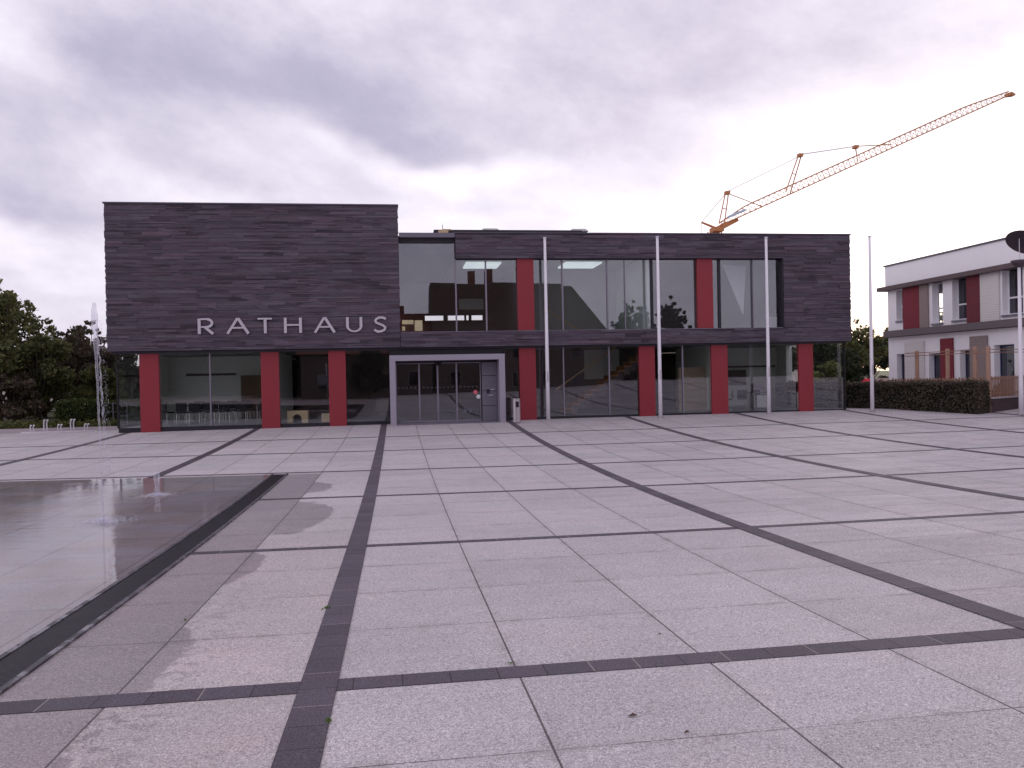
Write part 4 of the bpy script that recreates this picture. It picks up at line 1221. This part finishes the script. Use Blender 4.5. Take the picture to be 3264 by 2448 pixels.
def house_window(o, mullion=True, storey='up'):
    y0, y1, z0, z1 = o
    x = XB + 0.30
    fr = MB(); w_ = 0.06
    fr.box(x, x + 0.06, y0, y0 + w_, z0, z1); fr.box(x, x + 0.06, y1 - w_, y1, z0, z1)
    fr.box(x, x + 0.06, y0 + w_, y1 - w_, z1 - w_, z1); fr.box(x, x + 0.06, y0 + w_, y1 - w_, z0, z0 + w_)
    if mullion: fr.box(x, x + 0.06, y0 + w_, y1 - w_, z0 + 0.72, z0 + 0.80)
    f = fr.build('window', M['pvc'] if storey == 'up' else M['blue_frame'], wh)
    MB().box(x + 0.02, x + 0.032, y0 + w_, y1 - w_, z0 + w_, z1 - w_).build('pane', M['glass'] if o is up[1] else M['glass_dark'], f)
    if storey == 'up':
        MB().box(XB - 0.07, x - 0.002, y0 - 0.02, y1 + 0.02, z0 - 0.09, z0 - 0.005).build('sill', M['sill'], f)
for o in up: house_window(o)
for o in lo: house_window(o, False, 'low')
for (a, b_, z0, z1, mt) in ((39.41, 40.79, 3.79, 5.995, 'sh_red'), (38.70, 39.39, 3.79, 5.995, 'sh_taupe'), (34.92, 35.82, 3.79, 5.995, 'sh_wine'), (33.70, 34.90, 3.79, 5.995, 'sh_cream'),
                            (31.0, 32.0, 3.79, 5.995, 'sh_red'), (39.10, 40.71, -0.3, 3.10, 'sh_cream'), (36.86, 37.80, -0.3, 3.15, 'sh_red'), (34.50, 35.66, -0.3, 3.15, 'sh_taupe')):
    MB().box(XB - 0.075, XB - 0.012, a, b_, z0, z1).build('shutter_panel', M[mt], wh)

# ------------------------------------------------------------------ garden corner on the right: hedge, wall, fence, posts
HC = (22.6, 29.55); HU = (0.874, 0.485); HV = (-0.485, 0.874)
hz = -0.15
hedge('dark_hedge', 'dense dark hedge in front of the white building', (HC[0], HC[1]), HU, HV, 1.0, 8.6, hz, 1.12, 22000, 0.085, 'leaf_hedge', 41)
wl = thing('garden_wall', 'low dark garden wall under the picket fence, right of the hedge', 'wall', (25, 31, hz))
MB().obox((HC[0] + HU[0] * 1.05, HC[1] + HU[1] * 1.05), HU, HV, 0, 9.0, 0.3, hz - 0.3, 0.40).build('wall_body', M['wall_dark'], wl)
MB().obox((HC[0] + HU[0] * 1.02 - HV[0] * .03, HC[1] + HU[1] * 1.02 - HV[1] * .03), HU, HV, 0, 9.0, 0.36, 0.402, 0.455).build('wall_cap', M['cap_stone'], wl)
def picket_run(name, label, p0, d, length, z0, z1, gap=0.135):
    f = thing(name, label, 'fence', (p0[0], p0[1], z0), 'picket fences round the garden')
    nrm_ = (-d[1], d[0])
    mb = MB()
    n = int(length / gap)
    for i in range(n):
        q = (p0[0] + d[0] * i * gap, p0[1] + d[1] * i * gap)
        mb.obox(q, d, nrm_, 0, 0.055, 0.022, z0, z1 + rnd.uniform(-.015, .015))
    mb.build('pickets', M['wood_fence'], f)
    for zz in (z0 + 0.12, z1 - 0.12):
        MB().obox((p0[0] + nrm_[0] * .024, p0[1] + nrm_[1] * .024), d, nrm_, 0, length, 0.04, zz, zz + 0.06).build('rail', M['wood_fence'], f)
    return f
FC = (HC[0] + HU[0] * 1.25 + HV[0] * 0.1, HC[1] + HU[1] * 1.25 + HV[1] * 0.1)
picket_run('picket_fence', 'timber picket fence on the low wall at the right edge', FC, HU, 8.0, 0.456, 1.30)
picket_run('picket_fence', 'timber picket fence running behind the dark hedge', (FC[0] + HV[0] * .15, FC[1] + HV[1] * .15), HV, 4.0, 0.1, 1.28)
for k, (tt, l) in enumerate(((2.9, 'reddish timber post farthest along the hedge'), (1.6, 'timber post behind the hedge in front of the lower red panel'), (0.5, 'timber post just behind the hedge corner'))):
    x, y = FC[0] + HV[0] * tt + HU[0] * .1, FC[1] + HV[1] * tt + HU[1] * .1
    tag(MB().obox((x, y), HU, HV, 0, 0.13, 0.13, -0.2, 2.45 + 0.04 * k).build('timber_post', M['wood_post'], None, bevel=0.01), l, 'post', 'timber posts carrying the wires')
x, y = FC[0] - HU[0] * .12 - HV[0] * .1, FC[1] - HU[1] * .12 - HV[1] * .1
tag(MB().obox((x, y), HU, HV, 0, 0.13, 0.13, -0.2, 2.52).build('timber_post', M['wood_post'], None, bevel=0.01), 'pale timber post standing at the end of the low wall', 'post', 'timber posts carrying the wires')
mb = MB()
e1 = (FC[0] + HV[0] * 3.4, FC[1] + HV[1] * 3.4); e0 = (FC[0], FC[1]); e2 = (FC[0] + HU[0] * 8, FC[1] + HU[1] * 8)
for z in (2.28, 2.40):
    mb.tube([(*e1, z - 0.05), (*e0, z), (*e2, z + 0.04)], 0.018, 5)
tag(mb.build('garden_wires', M['wood_fence']), 'two thin horizontal rails strung between the timber posts', 'rail')
tree('shrub_tree', 'small green bush behind the pickets, by the end post', FC[0] + HU[0] * .9 + HV[0] * 0.9, FC[1] + HU[1] * .9 + HV[1] * 0.9, 1.05, 0.55, trunk=0.1, n=1600, size=0.08, mat='leaf_hedge_top', seed=61, clumps=12, sprig=3, cat='bush', zb=0.0)
tree('shrub_tree', 'dry brownish bush behind the pickets at the right edge', FC[0] + HU[0] * 2.3 + HV[0] * 0.9, FC[1] + HU[1] * 2.3 + HV[1] * 0.9, 0.95, 0.7, trunk=0.1, n=1600, size=0.08, mat='leaf_plum', seed=62, clumps=12, sprig=3, cat='bush', zb=0.0)

# ------------------------------------------------------------------ street lamp
lx_, ly_ = 23.90, 28.80
lz = zg(lx_, ly_)
lp = thing('street_lamp', 'grey street lamp with a dark tilted reflector dish at the right edge', 'street lamp', (lx_, ly_, lz))
MB().tube([(lx_, ly_, lz), (lx_, ly_, lz + 1.2), (lx_, ly_, 5.50)], [0.095, 0.08, 0.055], 14).build('post', M['pole'], lp, smooth=True)
MB().tube([(lx_, ly_, lz - .02), (lx_, ly_, lz + .06)], 0.16, 14).build('base_plate', M['steel'], lp)
MB().tube([(lx_, ly_, 5.502), (lx_, ly_, 5.61), (lx_, ly_, 5.75), (lx_, ly_, 5.78)], [0.07, 0.22, 0.30, 0.27], 18).build('lamp_cup', M['lamp_dark'], lp, smooth=True)
MB().tube([(lx_ + .02, ly_, 5.78), (lx_ + .02, ly_, 6.62)], 0.012, 6).build('rod', M['pole'], lp)
mb = MB()
ax = Vector((0.72, 0.22, 1.0)).normalized(); ex = Vector((0.87, 0, -0.5)); ex = (ex - ax * ex.dot(ax)).normalized(); ey = ax.cross(ex)
cn = Vector((lx_ + 0.30, ly_, 6.52))
rings = [(0.02, 0.30), (0.35, 0.28), (0.7, 0.20), (1.0, 0.06), (1.06, 0.0), (1.0, 0.02), (0.7, 0.15), (0.35, 0.23), (0.02, 0.25)]
nseg = 32
for rr, hh in rings:
    for k in range(nseg):
        a = 2 * math.pi * k / nseg
        p = cn + ex * (rr * .66 * math.cos(a)) + ey * (rr * .66 * math.sin(a)) + ax * ((hh - 0.1) * .7)
        mb.v.append(tuple(p))
for i in range(len(rings) - 1):
    for k in range(nseg):
        k2 = (k + 1) % nseg
        mb.f.append((i * nseg + k, i * nseg + k2, (i + 1) * nseg + k2, (i + 1) * nseg + k))
fixn(mb.build('reflector', M['lamp_dark'], lp, smooth=True))

# ------------------------------------------------------------------ background right
tree('broadleaf_tree', 'leafy tree left of the gap between hall and white building', 33.2, 56.0, 5.3, 2.4, trunk=0.6, n=8000, size=0.2, mat='leaf_green', seed=51, clumps=34, sprig=9)
tree('broadleaf_tree', 'taller tree touching the white building in the gap', 40.2, 60.0, 6.2, 2.7, trunk=0.8, n=9000, size=0.2, mat='leaf_green', seed=52, clumps=36, sprig=12)
tree('broadleaf_tree', 'dark low tree in the middle of the gap', 35.2, 57.5, 4.2, 2.2, trunk=0.5, n=7000, size=0.2, mat='leaf_dark', seed=53, clumps=30, sprig=8)
tree('broadleaf_tree', 'dark tree behind the right end of the hall', 29.0, 54.0, 4.6, 2.4, trunk=0.6, n=7000, size=0.2, mat='leaf_dark', seed=54, clumps=30, sprig=8)
tree('shrub_tree', 'pale bush seen through the glass right corner of the hall', 21.7, 39.4, 2.35, 0.92, trunk=0.3, n=3200, size=0.13, mat='leaf_light', seed=55, clumps=22, sprig=5, cat='bush', zb=0.0)
tree('shrub_tree', 'dark bush behind the pale bush at the right corner', 24.2, 42.5, 2.3, 1.5, trunk=0.2, n=4200, size=0.14, mat='leaf_dark', seed=56, clumps=20, sprig=5, cat='bush', zb=0.0)
pf = thing('panel_fence', 'low fence of white, red and brown panels beyond the hedge', 'fence', (30, 50, 0))
for a, b_, mt in ((27.6, 28.6, 'pan_beige'), (28.62, 29.45, 'pan_white'), (29.5, 30.75, 'sign_red'), (30.78, 32.3, 'pan_beige'), (32.32, 34.2, 'pan_wine')):
    MB().box(a, b_, 50.0, 50.06, 0.1, 1.13).build('panel', M[mt], pf)
rh = thing('distant_house', 'distant house with a red tiled gable above the trees', 'house', (38.5, 75, 0))
MB().box(36.5, 43.0, 75, 82, 0, 4.4).build('wall', M['render_pale'], rh)
fixn(MB().prism([(35.9, 4.3), (43.6, 4.3), (41.9, 6.0), (37.6, 6.0)], 74.7, 82.3).build('roof', M['roof_tile'], rh))
MB().box(38.8, 39.2, 77, 77.4, 5.5, 6.5).build('chimney', M['brick'], rh)
lh = thing('distant_house', 'pale gabled house glimpsed through the left trees', 'house', (-26, 62, 0))
MB().box(-30, -21.5, 60, 68, 0, 2.9).build('wall', M['render_pale'], lh)
fixn(MB().prism([(60 - .4, 2.85), (68.4, 2.85), (64, 4.6)], -30.4, -21.1, 'x').build('roof', M['roof_dark'], lh))
for xx in (-28.5, -25.5, -23.2):
    f = MB().box(xx, xx + 0.9, 59.93, 59.99, 1.0, 2.3).build('window', M['pvc'], lh)
    MB().box(xx + .06, xx + .84, 59.90, 59.925, 1.06, 2.24).build('pane', M['glass_dark'], f)

# ------------------------------------------------------------------ crane
CY = 75.0
cr_ = thing('tower_crane', 'yellow luffing tower crane with a long raised lattice jib above the roof', 'crane', (30.4, CY, 0))
mb = MB()
hw = 0.8
for sx in (-1, 1):
    for sy in (-1, 1):
        mb.tube([(30.3 + sx * hw, CY + sy * hw, 0), (30.3 + sx * hw * .6, CY + sy * hw * .6, 15.2)], 0.07, 5)
zz = 0.5; k = 0
while zz < 14.5:
    s_ = 1 if k % 2 else -1
    wq = hw * (1 - 0.4 * zz / 15.2)
    for sy in (-1, 1):
        mb.tube([(30.3 - s_ * wq, CY + sy * wq, zz), (30.3 + s_ * wq, CY + sy * wq, zz + 1.1)], 0.035, 4)
        mb.tube([(30.3 + sy * wq, CY - s_ * wq, zz), (30.3 + sy * wq, CY + s_ * wq, zz + 1.1)], 0.035, 4)
    zz += 1.1; k += 1
mb.build('mast', M['crane'], cr_)
A0, A1 = Vector((30.9, CY, 15.75)), Vector((61.5, CY, 29.0))
dirv = (A1 - A0); JL = dirv.length; dirv.normalize()
upv = Vector((-dirv.z, 0, dirv.x)); sid = Vector((0, 1, 0))
jb = MB()
def jp(s_, k_):   # k 0 top, 1/2 bottom chords
    dep = 0.72 if s_ > 3 else 0.25 + 0.47 * s_ / 3
    if s_ > JL - 5: dep *= 0.45 + 0.55 * (JL - s_) / 5
    b0 = A0 + dirv * s_
    if k_ == 0: return b0 + upv * dep
    return b0 + sid * (0.55 if k_ == 1 else -0.55) * (dep / 0.72) - upv * 0.02 * k_
for k_ in (0, 1, 2):
    jb.tube([jp(JL * i / 24, k_) for i in range(25)], 0.060 if k_ == 0 else 0.055, 5)
ns = 56
for i in range(ns):
    s0, s1, s2 = JL * i / ns, JL * (i + .5) / ns, JL * (i + 1) / ns
    for k_ in (1, 2):
        jb.tube([jp(s0, k_), jp(s1, 0)], 0.020, 4, caps=False); jb.tube([jp(s1, 0), jp(s2, k_)], 0.020, 4, caps=False)
    if i % 2 == 0: jb.tube([jp(s0, 1), jp(s0, 2)], 0.022, 4, caps=False); jb.tube([jp(s0, 1), jp(s2, 2)], 0.018, 4, caps=False)
jb.build('jib', M['crane'], cr_)
mb = MB(); mb.prism([(61.1, 28.75), (61.9, 28.85), (61.95, 29.0), (61.5, 29.2), (61.1, 29.05)], CY - .25, CY + .25); mb.build('jib_head', M['crane'], cr_)
def frame(name, base, top, half, r):
    mb = MB()
    for s_ in (-1, 1):
        mb.tube([(base[0] + s_ * half, CY + s_ * .4, base[1]), (top[0] + s_ * half * .45, CY + s_ * .1, top[1])], r, 5)
    mb.tube([(base[0] * .5 + top[0] * .5 - half * .7, CY - .2, (base[1] + top[1]) / 2), (base[0] * .5 + top[0] * .5 + half * .7, CY + .2, (base[1] + top[1]) / 2)], r * .7, 4)
    mb.prism([(top[0] - .25, top[1] - .18), (top[0] + .2, top[1] - .18), (top[0] + .26, top[1] + .12), (top[0] - .2, top[1] + .12)], CY - .22, CY + .22)
    mb.build(name, M['crane'], cr_)
frame('a_frame', (31.0, 15.8), (31.6, 18.85), 0.42, 0.06)
frame('a_frame', (37.75, 18.9), (39.05, 22.55), 0.42, 0.06)
frame('a_frame', (45.0, 22.0), (44.8, 23.45), 0.24, 0.035)
mb = MB()
mb.tube([(29.0, CY, 16.0), (30.4, CY, 15.45), (31.2, CY, 15.8)], [0.10, 0.14, 0.16], 5)
mb.box(30.0, 31.0, CY - .6, CY + .6, 15.1, 15.5)
mb.prism([(30.9, 15.5), (31.3, 15.45), (32.6, 16.1), (32.5, 16.4), (31.0, 15.9)], CY - .3, CY + .3)
mb.build('slewing_platform', M['crane'], cr_)
mb = MB(); mb.tube([(31.5, CY - .4, 16.45), (33.2, CY - .4, 17.15)], 0.13, 6); mb.build('winch_cover', M['crane_blue'], cr_)
mb = MB()
mb.tube([(31.75, CY, 18.75), (36.7 - 1.6, CY, 17.55), (34.9, CY, 17.7)], 0.045, 4)
mb.build('tie_bar', M['crane'], cr_)
mb = MB(); mb.tube([(44.8, CY, 23.5), (48.6, CY, 23.75)], 0.045, 4)
mb.build('tie_bar', M['crane'], cr_)
mb = MB()
mb.tube([(29.0, CY, 16.0), (31.6, CY, 18.9)], 0.03, 4); mb.tube([(29.0, CY, 15.9), (29.0, CY, 0.3)], 0.025, 4)
for d in (-.15, .15):
    mb.tube([(31.6, CY + d, 18.95), (39.05, CY + d, 22.6 - abs(d))], 0.022, 4)
    mb.tube([(39.05, CY + d, 22.6), (44.8, CY + d, 23.5)], 0.022, 4)
mb.tube([(35.0, CY, 17.3), (40.0, CY, 18.1), (45, CY, 19.8), (48.2, CY, 21.2), (52, CY, 24.3)], 0.008, 3)
mb.build('cables', M['cable'], cr_)

# ------------------------------------------------------------------ what the windows mirror: houses and trees across the square
hb = thing('gabled_house', 'tall dark gabled house with two chimneys mirrored in the upper windows', 'house', (11, -19, 0))
MB().box(3.9, 20.5, -24, -14.6, -0.9, 6.4).build('wall', M['render_old'], hb)
rf = MB()
V_ = [(3.7, -14.2, 6.2), (21.0, -14.2, 6.2), (21.0, -24.4, 6.2), (3.7, -24.4, 6.2), (3.7, -16.2, 11.3), (17.7, -16.2, 11.0), (17.7, -20, 11.0), (3.7, -20, 11.3)]
rf.v = V_; rf.f = [(0, 1, 5, 4), (1, 2, 6, 5), (2, 3, 7, 6), (3, 0, 4, 7), (4, 5, 6, 7), (0, 3, 2, 1)]
fixn(rf.build('roof', M['roof_dark'], hb))
for xx in (7.5, 9.2):
    MB().box(xx, xx + 0.7, -18.4, -17.7, 10.9, 12.7).build('chimney', M['brick'], hb)
for xx in (5.2, 8.2, 11.2, 14.2, 17.2):
    for z in (0.9, 3.7):
        f = MB().box(xx, xx + 1.1, -14.57, -14.52, z, z + 1.5).build('window', M['old_frame'], hb)
        MB().box(xx + .08, xx + 1.02, -14.515, -14.50, z + .08, z + 1.42).build('pane', M['glass_dark'], f)
lb = thing('low_house', 'lower dark roofed house mirrored left of the gabled house', 'house', (-3, -19, 0))
MB().box(-9, 3.5, -24, -14.8, -0.9, 4.6).build('wall', M['render_old'], lb)
fixn(MB().prism([(-14.3, 4.4), (-24.4, 4.4), (-19.3, 8.5)], -9.4, 3.65, 'x').build('roof', M['roof_tile'], lb))
MB().box(0.5, 1.1, -19.8, -19.2, 8.2, 9.3).build('chimney', M['brick'], lb)
for xx in (-7.5, -4.5, -1.5, 1.2):
    f = MB().box(xx, xx + 1.1, -14.77, -14.72, 1.0, 2.5).build('window', M['old_frame'], lb)
    MB().box(xx + .08, xx + 1.02, -14.715, -14.70, 1.08, 2.42).build('pane', M['glass_dark'], f)
for i, (x, y, h, r, mt, l) in enumerate(((23.4, -14, 9.2, 2.3, 'leaf_dark', 'spiky dark tree mirrored right of the gabled roof'), (27.5, -14, 9.4, 1.9, 'leaf_dark', 'dark tree mirrored beside the second flagpole'),
        (32.5, -17, 5.6, 3.2, 'leaf_dark', 'low dark tree mirrored under the evening sky'), (38.5, -17, 5.2, 3.2, 'leaf_dark', 'low dark tree mirrored behind the upper right red pillar'),
        (-13, -16, 7.5, 3.0, 'leaf_dark', 'dark tree mirrored in the meeting room glass'), (-20, -16, 7.0, 3.0, 'leaf_dark', 'dark tree mirrored in the left corner glass'),
        (-2.5, -11.5, 5.0, 1.8, 'leaf_dark', 'green tree mirrored in the glass beside the entrance'))):
    tree('mirrored_tree', l, x, y, h, r, trunk=0.8, n=12000, size=0.24, mat=mt, seed=80 + i, clumps=110, sprig=22, zb=-0.3)

g = np.random.default_rng(99)
def belt(x0, x1, y, h, seed):
    MB().box(x0, x1, y - 2.5, y - 0.6, -0.9, h - 0.8).build('branches', M['hedge_core'], wood)
    n_ = int((x1 - x0) * 420)
    q = np.stack([g.uniform(x0, x1, n_), y - 0.5 + g.normal(0, 0.5, n_), np.zeros(n_)], 1)
    top = h + 0.9 * np.sin(q[:, 0] * 0.45 + seed) * np.sin(q[:, 0] * 1.13) + 0.5 * np.sin(q[:, 0] * 2.7)
    q[:, 2] = -0.9 + (top + 0.9) * g.uniform(0, 1, n_) ** 0.7
    return q
wood = thing('distant_wood', 'dark belt of trees across the square mirrored low in the glass', 'wood', (0, -26, -0.9))
wood['kind'] = 'stuff'
qs = np.concatenate([belt(-60, -9.2, -26, 6.6, 1.0), belt(21, 75, -26, 5.8, 2.0)])
leaf_cloud(qs, 0.34, 97).build('leaves', M['leaf_dark'], wood)

# ------------------------------------------------------------------ small things on the paving
def weed(x, y, label, seed, s_=0.05):
    g = np.random.default_rng(seed)
    q = g.normal(size=(26, 3)) * np.array([s_ * .5, s_ * .8, s_ * .22]); q[:, 2] = np.abs(q[:, 2]) + 0.01
    z = zg(x, y)
    tag(leaf_cloud(q + np.array([x, y, z]), s_ * .7, seed).build('weed', M['weed']), label, 'weed', 'weeds in the paving joints')
weed(-0.625, 7.15, 'green weed tuft on the left edge of the dark band', 1, 0.024)
weed(-0.395, 4.55, 'small green weed on the right edge of the dark band in the foreground', 2, 0.018)
weed(0.705, 5.32, 'tiny weed at the joint above the cross band', 3, 0.013)
weed(-1.74, 7.0, 'tiny weed in the long joint beside the wet strip', 4, 0.013)
m = plain('dry leaf', (0.10, 0.05, 0.045), 0.8)
for k, (x, y, r, l) in enumerate(((1.22, 4.28, 0.03, 'dark curled leaf lying on the foreground slab'), (1.42, 4.0, 0.018, 'small red brown leaf near the bottom of the photo'), (1.85, 5.75, 0.014, 'speck of dry leaf beyond the cross band'))):
    z = zg(x, y)
    mb = MB()
    mb.v = [(x - r, y, z + .004), (x - r * .2, y - r * .45, z + .012), (x + r, y + r * .1, z + .005), (x + r * .1, y + r * .5, z + .016), (x, y, z + .006)]
    mb.f = [(0, 1, 4), (1, 2, 4), (2, 3, 4), (3, 0, 4)]
    tag(mb.build('fallen_leaf', m), l, 'leaf', 'leaves on the paving')
